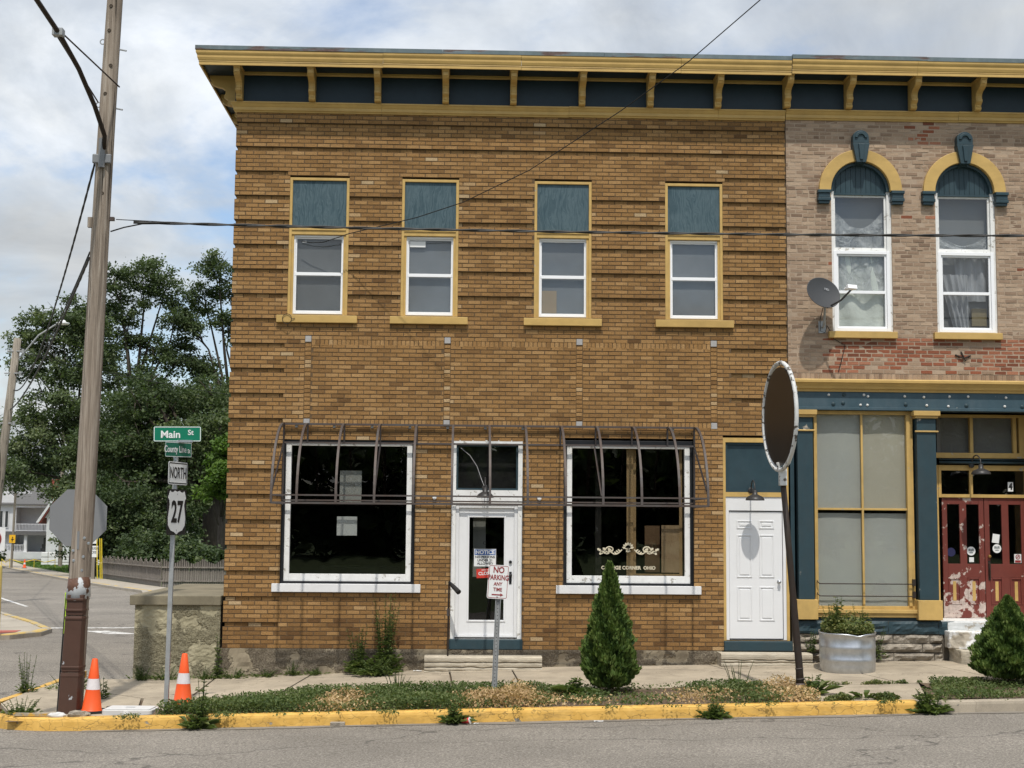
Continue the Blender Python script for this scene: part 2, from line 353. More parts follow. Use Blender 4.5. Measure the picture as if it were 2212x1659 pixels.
def kerbpaint():
    m, t, v = new_mat('cracked_yellow_kerb_paint')
    nz = nd(t, 'ShaderNodeTexNoise', {'Vector': v, 'Scale': 9, 'Detail': 4}).outputs['Color']
    vv = nd(t, 'ShaderNodeVectorMath', {0: mapv(t, v, (.75, 1, 1.5)), 1: nd(t, 'ShaderNodeVectorMath', {0: nz, 'Scale': .16}, operation='SCALE').outputs[0]}, operation='ADD').outputs[0]
    e = nd(t, 'ShaderNodeTexVoronoi', {'Vector': vv, 'Scale': 6.5}, feature='DISTANCE_TO_EDGE').outputs['Distance']
    where = ramp(t, noise(t, v, 1.6, 5, .6), [(.42, 0), (.58, 1)])
    cr = mth(t, 'MULTIPLY', ramp(t, e, [(.0, 1), (.028, 0)]), where)
    p = noise(t, mapv(t, v, (.8, 1, 1)), 4.5, 9, .66)
    z = nd(t, 'ShaderNodeUVMap') if False else None
    chip = ramp(t, p, [(.655, 0), (.67, 1)])
    pc = ramp(t, noise(t, v, 5, 6, .65), [(.3, (.50, .285, .055)), (.7, (.68, .42, .11))])
    pc = mix(t, ramp(t, noise(t, mapv(t, v, (.6, 1, 2)), 3.5, 8, .7), [(.5, 0), (.75, .65)]), pc, (.22, .15, .06))
    col = mix(t, mth(t, 'MULTIPLY', cr, .85), pc, (.10, .07, .03))
    col = mix(t, chip, col, (.27, .245, .20))
    h = mth(t, 'SUBTRACT', mth(t, 'MULTIPLY', noise(t, v, 50, 3, .6), .4), mth(t, 'ADD', cr, chip))
    finish(t, col, .7, h, .7, .006); return m
M['kerb'] = kerbpaint()
M['lanewhite'] = peel('worn_white_road_paint', (.62, .61, .58), (.17, .155, .135), .52, .58, 6, rough=.85)
M['dirt'] = surf('dry_verge_soil', (.155, .11, .072), .4, 8, .97, .9, 40, .02, c2=(.10, .075, .05))
M['lawn'] = surf('mown_lawn_soil', (.065, .10, .028), .5, 3, .95, .9, 20, .04, c2=(.05, .085, .02))
M['field'] = surf('grassy_ground', (.075, .10, .035), .4, .6, .95, .8, 8, .05)
M['redpad'] = surf('red_tactile_paving', (.36, .10, .07), .2, 8, .9, .6, 60)
def leafmat(name, a, b, c, tr=.35):
    m, t, v = new_mat(name)
    tone = nd(t, 'ShaderNodeAttribute', None, attribute_name='tone').outputs['Fac']
    col = ramp(t, tone, [(0, a), (.55, b), (1, c)])
    finish(t, col, .6, None, spec=.25, trans=(mix(t, 1.0, col, (1.25, 1.35, .7), 'MULTIPLY'), tr)); return m
M['leaf'] = leafmat('tree_leaves', (.040, .060, .026), (.092, .128, .056), (.19, .22, .12))
M['leafdark'] = leafmat('dark_tree_leaves', (.026, .044, .018), (.064, .094, .037), (.135, .165, .075))
M['leafbright'] = leafmat('bright_tree_leaves', (.045, .09, .015), (.085, .15, .025), (.13, .20, .04))
M['needle'] = leafmat('conifer_needles', (.012, .025, .014), (.024, .045, .022), (.04, .065, .03), .15)
M['arb'] = leafmat('arborvitae_sprays', (.020, .045, .010), (.088, .142, .030), (.21, .26, .075), .2)
M['weed'] = leafmat('weed_leaves', (.05, .08, .024), (.11, .148, .048), (.19, .215, .09), .35)
M['drygrass'] = leafmat('dried_grass', (.28, .18, .09), (.52, .36, .19), (.66, .52, .32), .3)
M['mixgrass'] = leafmat('mixed_verge_growth', (.05, .08, .024), (.12, .15, .045), (.25, .235, .095), .3)
M['bark'] = surf('grey_bark', (.075, .062, .048), .45, 5, .95, 1.0, 12, .05, stretch=(2, 2, .35))
M['twig'] = surf('brown_twigs', (.075, .058, .042), .3, 8, .9, .3, 30)
def polewood(name, c, hi):
    m, t, v = new_mat(name)
    g1 = noise(t, mapv(t, v, (17, 17, .5)), 1.8, 8, .75); g2 = noise(t, mapv(t, v, (1, 1, .25)), 1.6, 6, .6)
    col = ramp(t, g1, [(.34, scale_c(c, .4)), (.5, c), (.64, hi)])
    col = mix(t, ramp(t, g2, [(.4, 0), (.65, .45)]), col, scale_c(c, 1.35))
    ck = noise(t, mapv(t, v, (15, 15, .22), (3, 1, 0)), 1.6, 3, .5)
    crack = ramp(t, ck, [(.33, 1), (.37, 0)])
    col = mix(t, crack, col, scale_c(c, .22))
    finish(t, col, .92, mth(t, 'SUBTRACT', g1, crack), .8, .012, spec=.15); return m
M['pole'] = polewood('weathered_pole_wood', (.235, .192, .152), (.38, .335, .28))
M['pole2'] = polewood('grey_pole_wood', (.21, .185, .15), (.30, .27, .22))
M['fencewood'] = polewood('silvered_fence_wood', (.20, .175, .15), (.30, .275, .245))
M['guard'] = peel('brown_metal_guard_paint', (.075, .038, .026), (.40, .41, .42), .655, .67, 4.5, stretch=(1, 1, .6), dirt=.2)
M['guardtop'] = peel('galvanised_plate_with_brown_paint', (.48, .50, .51), (.11, .055, .035), .56, .58, 5, dirt=.1, zmask=(1.6, 1.35, .12))
M['wire'] = surf('black_cable', (.012, .012, .012), .2, 20, .6, .0, 30)
M['twistwire'] = surf('weathered_twisted_cable', (.018, .017, .016), .4, 14, .55, .4, 30, c2=(.08, .08, .075))
M['conerange'] = surf('orange_cone_plastic', (.78, .10, .02), .12, 4, .45, .1, 40, dirt=.15, dirtc=(.4, .08, .03))
M['coneband'] = surf('reflective_cone_band', (.66, .62, .62), .1, 30, .4, .1, 40, dirt=.2, dirtc=(.45, .36, .33))
M['rubber'] = surf('black_rubber', (.02, .019, .018), .3, 8, .8, .2, 40)
M['signgreen'] = surf('green_sign_sheeting', (.006, .16, .09), .05, 3, .35, .0, 40)
M['signgreen2'] = surf('faded_green_sign_sheeting', (.015, .13, .085), .1, 3, .4, .0, 40)
M['signwhite'] = surf('white_sign_sheeting', (.70, .71, .70), .04, 3, .4, .0, 40, dirt=.08, dirtc=(.5, .48, .45))
M['signblack'] = surf('black_sign_print', (.012, .012, .013), .1, 3, .45, .0, 40)
M['signred'] = surf('dark_red_sign_print', (.26, .03, .03), .1, 3, .45, .0, 40)
M['closedred'] = surf('red_card', (.55, .045, .03), .1, 3, .5, .0, 40)
M['noticeblue'] = surf('blue_sign_print', (.02, .09, .32), .08, 3, .5, .0, 40)
M['signyellow'] = surf('yellow_sign_sheeting', (.75, .42, .02), .08, 3, .5, .0, 40)
M['guyyellow'] = surf('yellow_plastic_sleeve', (.62, .47, .03), .1, 3, .5, .0, 40)
M['lime'] = surf('lime_plastic_strip', (.50, .75, .03), .1, 3, .5, .0, 40)
M['boxlid'] = surf('pale_grey_polymer_lid', (.55, .545, .53), .06, 6, .7, .3, 90, dirt=.15, dirtc=(.4, .37, .32))
M['mirrorback'] = surf('dark_brown_sign_panel', (.022, .018, .014), .35, 2, .35, .1, 20)
M['ringpaint'] = peel('flaking_white_ring_paint', (.60, .60, .58), (.10, .085, .07), .56, .59, 12, dirt=.2)
M['siding'] = None
def siding():
    m, t, v = new_mat('white_clapboard')
    z = nd(t, 'ShaderNodeSeparateXYZ', {0: v}).outputs[2]
    s_ = mth(t, 'FRACT', mth(t, 'MULTIPLY', z, 7.0))
    finish(t, ramp(t, noise(t, v, 2, 5, .6), [(.3, (.66, .67, .68)), (.7, (.76, .76, .76))]), .6, s_, .9, .03); return m
M['siding'] = siding()
M['shingle'] = surf('grey_roof_shingles', (.12, .118, .115), .35, 9, .95, .5, 30, .02, stretch=(1, 1, 2))
M['redroof'] = surf('red_metal_roof', (.24, .055, .04), .15, 3, .6, .2, 30)
M['redchimney'] = surf('red_chimney_brick', (.22, .065, .045), .25, 12, .9, .3, 40)
M['darkpane'] = surf('dark_far_pane', (.03, .033, .036), .1, 3, .15, .0, 30, spec=.6)
M['ornament'] = surf('cream_window_lettering', (.60, .54, .40), .35, 40, .6, .0, 40)

# ------------------------------------------------------------------ ground
def lerp(a, b, k): return a+(b-a)*k
def sstep(a, b, x):
    k = min(1, max(0, (x-a)/(b-a))); return k*k*(3-2*k)
def interp(x, pts):
    if x <= pts[0][0]: return pts[0][1]
    for (a, p), (b, q) in zip(pts, pts[1:]):
        if x <= b: return lerp(p, q, (x-a)/(b-a))
    return pts[-1][1]
def zW(x): return interp(x, [(-12, -.33), (-5.3, -.25), (-3.9, -.225), (-.6, -.065), (1.2, -.03), (4.1, .03), (7.2, .10), (12, .17)])
def zK(x): return -.128+.024*max(-14, min(16, x))
KY = -4.62                                                       # kerb face
def zwalk(x, y): return lerp(zW(x), zK(x), min(1, max(0, -y/4.5)))
def zroad(x, y):
    near = zK(x)-.165+.02*min(4.5, max(0, (KY-y)))-.012*max(0, (-y-9.5))*0
    if y < -15: near += sstep(-15, -20, y)*.5 if False else (min(1, (-15-y)/6))*.75
    far = -.25-.0165*min(y, 330)
    return lerp(near, far, sstep(-4.6, 7, y)) if y > -4.6 else near
def sheet(name, xs, ys, zf, mat, keep=None, **k):
    b = MB(); idx = {}
    for j in range(len(ys)-1):
        for i in range(len(xs)-1):
            cx, cy = (xs[i]+xs[i+1])/2, (ys[j]+ys[j+1])/2
            if keep and not keep(cx, cy): continue
            q = []
            for (a, c) in ((i, j), (i+1, j), (i+1, j+1), (i, j+1)):
                if (a, c) not in idx: idx[(a, c)] = len(b.v); b.v.append((xs[a], ys[c], zf(xs[a], ys[c])))
                q.append(idx[(a, c)])
            b.f.append(tuple(q)); b.m.append(0)
    return ob(name, b, mat, **k)
def frange(a, b, s):
    n = max(1, int(round((b-a)/s))); return [a+(b-a)*i/n for i in range(n+1)]
GX = frange(-900, -100, 100)+frange(-90, -20, 10)+frange(-18, 18, 1.5)+frange(20, 90, 10)+frange(100, 900, 100)
GY = frange(-400, -60, 60)+frange(-50, -20, 6)+frange(-18, 14, .8)+frange(16, 60, 4)+frange(70, 150, 10)+frange(170, 900, 60)
g_ = sheet('ground', GX, GY, lambda x, y: zroad(x, y)-.12-(.0 if y < 20 else .05), M['field']); g_['kind'] = 'structure'
o = sheet('main_road', frange(-95, -18, 11)+frange(-16, 16, .5)+frange(18, 95, 11), frange(-15.5, KY, .55), zroad, M['asphalt']); o['kind'] = 'structure'
o = sheet('side_street', frange(-100, -22, 6)+frange(-20, -5.0, .6), frange(KY, 8, .42)+frange(9, 60, 3)+frange(65, 170, 10), lambda x, y: zroad(x, y)+.002, M['asphalt']); o['kind'] = 'structure'

# corner kerb line: along the main road, round the corner, then back along the side street
KPATH = [(5.95, KY), (4, KY), (2, KY), (0, KY), (-2, KY), (-4, KY), (-5.0, KY)]
for a in range(1, 9): KPATH.append((-5.0-1.75*math.sin(R(a*11.25)), KY+1.75-1.75*math.cos(R(a*11.25))))
KPATH += [(-6.72, -1.5), (-6.62, 0), (-6.55, 1.2), (-6.9, 5), (-7.9, 12), (-10.2, 25), (-14.0, 40.2), (-16.3, 45), (-19.9, 53.2), (-22.9, 60.3), (-29.1, 75.1), (-40.3, 103), (-52, 137)]
def resample(path, step):
    out = [path[0]]
    for a, b in zip(path, path[1:]):
        L = math.dist(a, b); n = max(1, int(L/step))
        out += [(lerp(a[0], b[0], i/n), lerp(a[1], b[1], i/n)) for i in range(1, n+1)]
    return out
def kerbtop(x, y):
    if y <= -2.8: return zK(x)
    return lerp(zK(x), zroad(x, y)+.11, sstep(-3, 1, y))
def kerb(name, path, mat, zt, h=.20, wd=.17, jit=.006, parent=None):
    b = MB(); n = len(path); prof = [(0.0, -h), (.012, -.05), (.022, -.018), (.05, -.002), (wd, 0), (wd, -h)]
    for i, (x, y) in enumerate(path):
        a, c = path[max(0, i-1)], path[min(n-1, i+1)]
        d = Vector((c[0]-a[0], c[1]-a[1])).normalized(); nx, ny = d.y, -d.x      # inward normal (right of travel towards -x is +y)
        z = zt(x, y); wob = random.uniform(-jit, jit)
        for k, (o_, dz) in enumerate(prof): b.v.append((x+nx*(o_+wob*(k < 4)), y+ny*(o_+wob*(k < 4)), z+dz+random.uniform(-jit, jit)*.5))
    P_ = len(prof)
    for i in range(n-1):
        for k in range(P_-1): b.f.append((i*P_+k, (i+1)*P_+k, (i+1)*P_+k+1, i*P_+k+1)); b.m.append(0)
    b.f.append(tuple(range(P_))); b.f.append(tuple(range((n-1)*P_, n*P_))[::-1]); b.m += [0, 0]
    return recalc(ob(name, b, mat, parent, smooth=False))
o = kerb('kerb', resample(KPATH[:18], .16), M['kerb'], kerbtop); o['kind'] = 'structure'; o['label'] = 'cracked yellow painted kerb along the road and round the corner'
o = kerb('kerb', resample(KPATH[20:], 1.0), peel('far_yellow_kerb', (.55, .36, .07), (.33, .3, .24), .5, .55, 1.2), lambda x, y: zroad(x, y)+.12, .3, .2); o['kind'] = 'structure'; o['label'] = 'far yellow kerb along the side street'
o = kerb('kerb', resample([(14, KY+.02), (5.98, KY+.02)], .2), M['kerbgrey'], lambda x, y: zK(x)-.012, jit=.003); o['kind'] = 'structure'; o['label'] = 'bare concrete kerb at the right end of the yellow kerb'
# gutter strip of older concrete in front of the kerb
b = MB(); gx = frange(-4.9, 14, .3)
for i, x in enumerate(gx):
    e = KY-.16-.05*math.sin(x*1.7)-random.uniform(0, .05)
    b.v += [(x, KY+.03, zroad(x, KY)+.005), (x, e, zroad(x, e)+.006)]
for i in range(len(gx)-1): b.f.append((2*i, 2*i+1, 2*i+3, 2*i+2)); b.m.append(0)
o = ob('gutter', b, M['gutter']); o['kind'] = 'structure'

# sidewalk: bed plus separate slabs with open joints
bed = sheet('sidewalk', frange(-6.55, 14, .6), frange(KY+.16, .3, .45), lambda x, y: zwalk(x, y)-.05, M['dirt'], keep=lambda x, y: x > -6.1 or y > -3.2); bed['kind'] = 'structure'
def slab(pts, dz=0.0):
    """a sidewalk slab from its outline, thick, following the slope"""
    n = len(pts); b = MB(); tilt = random.uniform(-.004, .004)
    top = [(x, y, zwalk(x, y)+dz+tilt) for x, y in pts]
    b.poly(top+[(x, y, z-.06) for x, y, z in top], [tuple(range(n))]+[(i, n+i, n+(i+1) % n, (i+1) % n) for i in range(n)])
    o = ob('slab', b, M['walk'], bed, bevel=.006)
    # planar outline can be long: split it so that it follows the ground
    bm = bmesh.new(); bm.from_mesh(o.data); bmesh.ops.recalc_face_normals(bm, faces=bm.faces); bm.to_mesh(o.data); bm.free(); return o
J = .012
xs_ = [-4.0, -2.45, -.25, .75, 2.35, 3.98, 5.75, 7.35, 9.0, 10.6, 12.2, 13.8]
for a, c in zip(xs_, xs_[1:]):
    sk = 0.55 if 3.9 < a < 8 else (-.25 if a == -2.45 else .1)
    sk2 = 0.55 if 3.9 < c < 8 else (-.25 if c == -2.45 else .1)
    yb = -2.78
    slab([(a+J, -.02), (c-J, -.02), (c-J+sk2, yb), (a+J+sk, yb)])
# apron to the kerb beside the leaning pole
slab([(4.95, -2.80), (6.55, -2.80), (6.15, KY+.2), (4.72, KY+.2)], -.004)
# corner slabs
slab([(-5.45, -.02), (-4.02, -.02), (-3.95, -2.3), (-4.6, -2.55), (-5.5, -1.6)])
slab([(-6.42, .1), (-5.47, .1), (-5.52, -1.62), (-6.52, -1.4)], -.01)
slab([(-6.54, -1.42), (-5.52, -1.65), (-4.62, -2.58), (-4.3, -4.3), (-5.0, KY+.19), (-5.7, -4.3), (-6.2, -3.6), (-6.5, -2.9)], -.006)
slab([(-4.58, -2.56), (-3.93, -2.32), (-2.4, -2.80), (-3.3, -3.35), (-4.27, -4.28)], -.004)
# soil of the verge
verge = sheet('verge', frange(-4.4, 5.2, .2), frange(KY+.16, -2.72, .13), lambda x, y: zwalk(x, y)-.008+.03*math.sin(x*5.1+y*3)*math.sin(y*7+x)*.5+random.uniform(-.008, .008), M['dirt'],
              keep=lambda x, y: y < interp(x, [(-4.4, -4.3), (-3.3, -3.4), (-2.3, -2.75)]) and x < interp(y, [(-4.6, 4.7), (-2.8, 4.95)])); verge['kind'] = 'structure'
o = sheet('verge', frange(6.35, 14, .2), frange(KY+.16, -2.76, .13), lambda x, y: zwalk(x, y)-.008+random.uniform(-.01, .01), M['dirt'], keep=lambda x, y: x > interp(y, [(-4.6, 6.2), (-2.8, 6.6)])); o['kind'] = 'structure'

# far corner across the side street, with its kerb and tactile pad
def plate(name, pts, mat, dz, th=.2, parent=None):
    b = MB(); n = len(pts); top = [(x, y, zroad(x, y)+dz) for x, y in pts]
    b.poly(top+[(x, y, z-th) for x, y, z in top], [tuple(range(n))]+[(i, n+i, n+(i+1) % n, (i+1) % n) for i in range(n)])
    return recalc(ob(name, b, mat, parent))
LK = [(-40, 8.2), (-16, 8.0), (-11.2, 8.3), (-10.2, 9.2), (-9.85, 10.4), (-10.0, 11.8), (-11.2, 14.6), (-13.7, 19.7), (-18, 28.5), (-24, 40), (-32, 56), (-42, 78), (-54, 104), (-66, 137)]
o = plate('corner_pavement', LK+[(-110, 137), (-110, 8.2)], M['farwalk'], .10); o['kind'] = 'structure'
o = kerb('kerb', resample(LK[::-1], .5), peel('far_corner_kerb_paint', (.52, .36, .10), (.36, .32, .25), .5, .54, 1.5), lambda x, y: zroad(x, y)+.125, .3, .22); o['kind'] = 'structure'; o['label'] = 'kerb of the far street corner'
o = plate('tactile_pad', [(-12.2, 9.2), (-10.75, 9.35), (-10.4, 10.2), (-10.5, 11.0), (-12.0, 10.6)], M['redpad'], .106, .05); o['kind'] = 'structure'
o = plate('lawn', [(-19, 24), (-26, 38), (-34, 54), (-44, 76), (-56, 102), (-68, 134), (-108, 134), (-108, 24)], M['lawn'], .13, .1); o['kind'] = 'structure'
# right side of the side street: sidewalk and lawn
rk = [(-10.5, 25), (-14.3, 40.4), (-16.6, 45.2), (-20.2, 53.4), (-23.2, 60.5), (-29.4, 75.3), (-40.6, 103.2), (-52.3, 137)]
o = plate('far_sidewalk', rk+[(x+1.9, y+.8) for x, y in rk[::-1]], M['farwalk'], .115); o['kind'] = 'structure'
o = plate('lawn', [(x+1.9, y+.8) for x, y in rk]+[(-40, 200), (40, 200), (40, 27), (-5, 27)], M['lawn'], .10); o['kind'] = 'structure'
o = plate('far_cross_road', [(-200, 138.5), (60, 138.5), (60, 143), (-200, 143)], M['farwalk'], .06); o['kind'] = 'structure'
# road markings
for pts, nm in (([(-11.0, 13.45), (-6.9, 14.15), (-6.9, 14.5), (-11.05, 13.75)], 'stop_line'), ([(-9.4, 12.5), (-8.55, 11.4), (-7.9, 11.5), (-8.9, 12.65)], 'crossing_bar'), ([(-7.9, 12.7), (-7.2, 11.7), (-6.9, 12.0), (-7.3, 12.85)], 'crossing_bar')):
    o = plate(nm, pts, M['lanewhite'], .006, .004); o['kind'] = 'structure'
o = plate('centre_line', [(-15, 26), (-14.85, 26), (-29.85, 60), (-30, 60)], M['lanewhite'], .008, .004); o['kind'] = 'structure'
# ------------------------------------------------------------------ brickwork
def brick_arrays(rects, depth=.03, inset=.0025):
    """rects: (x0,x1,z0,z1,yface) -> vertices (N,8,3); each brick is a face with sloped arrises and four sides"""
    a = np.array(rects, dtype=float); N = len(a); V = np.zeros((N, 8, 3))
    x0, x1, z0, z1, y = a.T
    for k, (x, z, s1, s2) in enumerate(((x0, z0, 1, 1), (x1, z0, -1, 1), (x1, z1, -1, -1), (x0, z1, 1, -1))):
        V[:, k, 0] = x+s1*inset; V[:, k, 2] = z+s2*inset; V[:, k, 1] = y
        V[:, 4+k, 0] = x; V[:, 4+k, 2] = z; V[:, 4+k, 1] = y+depth
    V[:, :4] += RNG.normal(0, .0011, (N, 4, 3))
    return V
BF = np.array([[0, 1, 2, 3], [4, 5, 1, 0], [5, 6, 2, 1], [6, 7, 3, 2], [7, 4, 0, 3]])
def brick_mesh(name, rects, tones, mat, parent, kind='stuff'):
    V = brick_arrays(rects); N = len(V)
    me = bpy.data.meshes.new(name); me.vertices.add(N*8); me.vertices.foreach_set('co', V.reshape(-1).astype(np.float32))
    F = (BF[None]+np.arange(N)[:, None, None]*8).reshape(-1, 4)
    me.loops.add(len(F)*4); me.loops.foreach_set('vertex_index', F.reshape(-1).astype(np.int32))
    me.polygons.add(len(F)); me.polygons.foreach_set('loop_start', np.arange(0, len(F)*4, 4, dtype=np.int32)); me.polygons.foreach_set('use_smooth', [False]*len(F)); me.update(calc_edges=True)
    at = me.attributes.new('tone', 'FLOAT', 'FACE'); at.data.foreach_set('value', np.repeat(np.array(tones), 5).astype(np.float32))
    return link(name, me, mat, parent, kind=kind)
BPOOL = {}
def single_brick(rect, tone, mat, parent):
    x0, x1, z0, z1, y = rect; w_, h_ = round(x1-x0, 3), round(z1-z0, 3); tq = round(min(1, max(0, tone))*8)/8
    key = (w_, h_, tq, mat.name)
    if key not in BPOOL:
        V = brick_arrays([(-w_/2, w_/2, -h_/2, h_/2, 0)])[0]
        me = bpy.data.meshes.new('brick'); me.from_pydata(V.tolist(), [], BF.tolist())
        at = me.attributes.new('tone', 'FLOAT', 'FACE'); at.data.foreach_set('value', [tq]*5); me.materials.append(mat); BPOOL[key] = me
    o = bpy.data.objects.new('brick', BPOOL[key]); COL.objects.link(o); o.parent = parent
    o.location = Vector(((x0+x1)/2, y, (z0+z1)/2))-wloc(parent); return o
def cut(segs, a, b):
    out = []
    for s, e in segs:
        if b <= s or a >= e: out.append((s, e)); continue
        if a > s: out.append((s, a))
        if b < e: out.append((b, e))
    return out

# ------------------------------------------------------------------ the brown brick corner building
XL, XR = -3.92, 5.335
lb = thing('brick_building', 'two storey brown brick corner building with banded brickwork and boarded transoms', 'building', (.7, 6, 0))
C_ = .4145/6; Z0 = .591; JT = .0105
OPEN = [(-3.0, -2.01, 5.69, 8.02), (-1.13, -.18, 5.69, 8.02), (1.09, 2.05, 5.69, 8.02), (3.29, 4.26, 5.69, 8.02),
        (-3.02, -.84, 1.29, 3.66), (1.60, 3.75, 1.29, 3.67), (-.24, .92, .24, 3.65), (4.24, XR, .24, 3.74)]
SOLD = [(-2.585, -.395, 5.19, 5.295), (-.285, 1.80, 5.19, 5.295), (1.905, 4.045, 5.19, 5.295), (-2.585, -.395, 3.875, 3.975), (-.285, 1.80, 3.875, 3.975), (1.905, 4.045, 3.875, 3.975)]
SX = [-2.64, -.34, 1.853, 4.097]
STRIP = [(x-.055, x+.055, 3.875, 5.35) for x in SX]
rects, tones, mort = [], [], MB()
def tone_for(x, z, end=False):
    tn = random.gauss(.5, .12)
    if random.random() < .06: tn -= .22
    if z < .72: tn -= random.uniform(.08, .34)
    if end and random.random() < .22: tn = random.uniform(.75, .95)
    if random.random() < .003: tn = 1.0
    return min(1, max(.02, tn))
for j in range(-5, 124):
    z = Z0+j*C_; zc = z+C_/2
    segs = [(XL, XR)]
    for (a, b_, lo, hi) in OPEN+SOLD+STRIP:
        if lo < zc < hi: segs = cut(segs, a, b_)
    rz = []
    if j % 6 == 0:
        if zc > 8.3: rz = [(XL-1, XR+1)]
        elif zc > 8.03: rz = [(XL-1, -3.04), (4.3, XR+1)]
        elif zc > 5.75: rz = [(XL-1, XR+1)]
        elif zc > 3.95: rz = [(XL-1, -3.03), (4.39, XR+1)]
        else: rz = [(XL-1, -3.03)]
    parts = []
    for s, e in segs:
        cuts = sorted({s, e} | {q for r_ in rz for q in r_ if s < q < e})
        for a, b_ in zip(cuts, cuts[1:]):
            rec = any(r_[0] <= (a+b_)/2 <= r_[1] for r_ in rz); parts.append((a, b_, rec))
    off = (0 if j % 2 else .1065)+random.uniform(-.004, .004)
    for a, b_, rec in parts:
        aa = a+.026 if (rec and a == XL) else a
        yf = .034 if rec else 0.0
        mort.box(aa, b_, yf+.006, .26, z, z+C_)
        k = math.floor((aa-off-4*.213)/.213)+4
        x = off+math.floor((aa-off)/.213)*.213
        while x < b_:
            p, q = max(x, aa), min(x+.202, b_)
            if q-p > .03:
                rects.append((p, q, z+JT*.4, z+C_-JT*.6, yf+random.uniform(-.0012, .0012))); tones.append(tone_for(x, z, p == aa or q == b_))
            x += .213
# vertical bricks of the panel border, and its stacked strips
for (a, b_, lo, hi) in SOLD:
    mort.box(a, b_, .008, .26, lo, hi); n = int((b_-a)/.0695)
    for i in range(n):
        p = a+(b_-a)*i/n
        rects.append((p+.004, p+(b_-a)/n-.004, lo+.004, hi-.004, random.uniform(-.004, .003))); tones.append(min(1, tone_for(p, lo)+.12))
for (a, b_, lo, hi) in STRIP:
    mort.box(a, b_, .012, .26, lo, hi); z = 3.99
    while z < 5.24:
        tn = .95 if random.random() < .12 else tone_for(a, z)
        rects.append((a+.005, b_-.005, z+.004, z+C_-.005, .003)); tones.append(tn); z += C_
wall = ob('wall', mort, M['mortar'], lb)
order = sorted(range(len(rects)), key=lambda i: abs((rects[i][0]+rects[i][1])/2-.5)*.55+abs((rects[i][2]+rects[i][3])/2-2.2)+(10 if rects[i][1]-rects[i][0] < .19 else 0))
sel = set(order[:300])
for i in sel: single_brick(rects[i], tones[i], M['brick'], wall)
rest = [i for i in range(len(rects)) if i not in sel]
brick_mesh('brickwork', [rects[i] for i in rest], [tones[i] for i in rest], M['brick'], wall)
for x in SX:
    for z in (3.925, 5.30): ob('stone_block', MB().box(x-.05, x+.05, -.006, .02, z-.05, z+.05), M['greystone'], wall, bevel=.004)
# side, back and flat roof
sw = MB(); sw.box(XL+.022, XL+.26, .262, 12, -.4, 9.12); sw.box(XL+.26, XR, 11.75, 12, -.4, 9.12)
for k in range(-1, 21):
    z = Z0+C_+k*.4145; sw.box(XL, XL+.021, .262, 11.99, z, z+5*C_)
ob('side_wall', sw, M['sidebrick'], lb)
ob('roof', MB().box(XL+.05, XR, .0, 11.9, 9.86, 9.93), M['flash'], lb)
# rooms behind the windows
def room(name, x0, x1, y0, y1, z0, z1, parent):
    b = MB(); b.box(x0, x1, y0, y1, z0, z1); del b.f[2:3]; del b.m[2:3]          # open towards the facade
    return ob(name, b, M['interior'], parent)
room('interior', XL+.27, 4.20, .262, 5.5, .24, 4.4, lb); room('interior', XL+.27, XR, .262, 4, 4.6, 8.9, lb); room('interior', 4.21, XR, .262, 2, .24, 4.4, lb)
# foundation: rough concrete with an uneven face
def rough_block(name, x0, x1, z0f, z1, y, mat, parent, amp=.02, nx=60, nz=5, sc=5.0, depth=.3):
    b = MB()
    from mathutils import noise as mn
    for i in range(nx+1):
        x = lerp(x0, x1, i/nx); zb = z0f(x)
        for k in range(nz+1):
            z = lerp(zb, z1, k/nz); e = mn.fractal(Vector((x*sc, z*sc*1.3, y)), .7, 2.2, 5)
            b.v.append((x, y+amp*e, z-(0 if k < nz else 0)))
        b.v.append((x, y+depth, z1))
    w_ = nz+2
    for i in range(nx):
        for k in range(nz+1): b.f.append((i*w_+k, (i+1)*w_+k, (i+1)*w_+k+1, i*w_+k+1)); b.m.append(0)
    return recalc(ob(name, b, mat, parent))
rough_block('foundation', XL-.03, 4.2, lambda x: zW(x)-.12, .244, -.05, M['concfound'], lb, .022, 180, 8, 4)
# cornice swept round the corner
def sweep(name, prof, x1, mat, parent, x0=XL, back=11.9):
    b = MB(); n = len(prof)
    for (o_, z) in prof: b.v.append((x0-o_, back, z))
    for (o_, z) in prof: b.v.append((x0-o_, -o_, z))
    for (o_, z) in prof: b.v.append((x1, -o_, z))
    for s_ in range(2):
        for k in range(n): b.f.append((s_*n+k, s_*n+(k+1) % n, (s_+1)*n+(k+1) % n, (s_+1)*n+k)); b.m.append(0)
    b.f.append(tuple(range(n))); b.f.append(tuple(range(2*n, 3*n))); b.m += [0, 0]
    return recalc(ob(name, b, mat, parent))
PF_LOW = [(-.1, 9.12), (.025, 9.12), (.03, 9.14), (.05, 9.15), (.05, 9.20), (.065, 9.215), (.085, 9.25), (.10, 9.262), (.10, 9.283), (-.1, 9.283)]
PF_FRZ = [(-.1, 9.284), (.028, 9.284), (.028, 9.80), (-.1, 9.80)]
PF_BEAD = [(.029, 9.745), (.045, 9.745), (.058, 9.765), (.058, 9.799), (.029, 9.799)]
PF_SOF = [(.029, 9.801), (.52, 9.801), (.52, 9.83), (.029, 9.83)]
PF_FAS = [(.521, 9.752), (.548, 9.752), (.548, 9.80), (.556, 9.806), (.553, 9.815), (.562, 9.83), (.575, 9.87), (.575, 9.90), (.59, 9.93), (.597, 9.95), (.597, 9.985), (.521, 9.985)]
PF_FLA = [(.30, 9.986), (.606, 9.986), (.606, 10.055), (.590, 10.06), (.30, 10.06)]
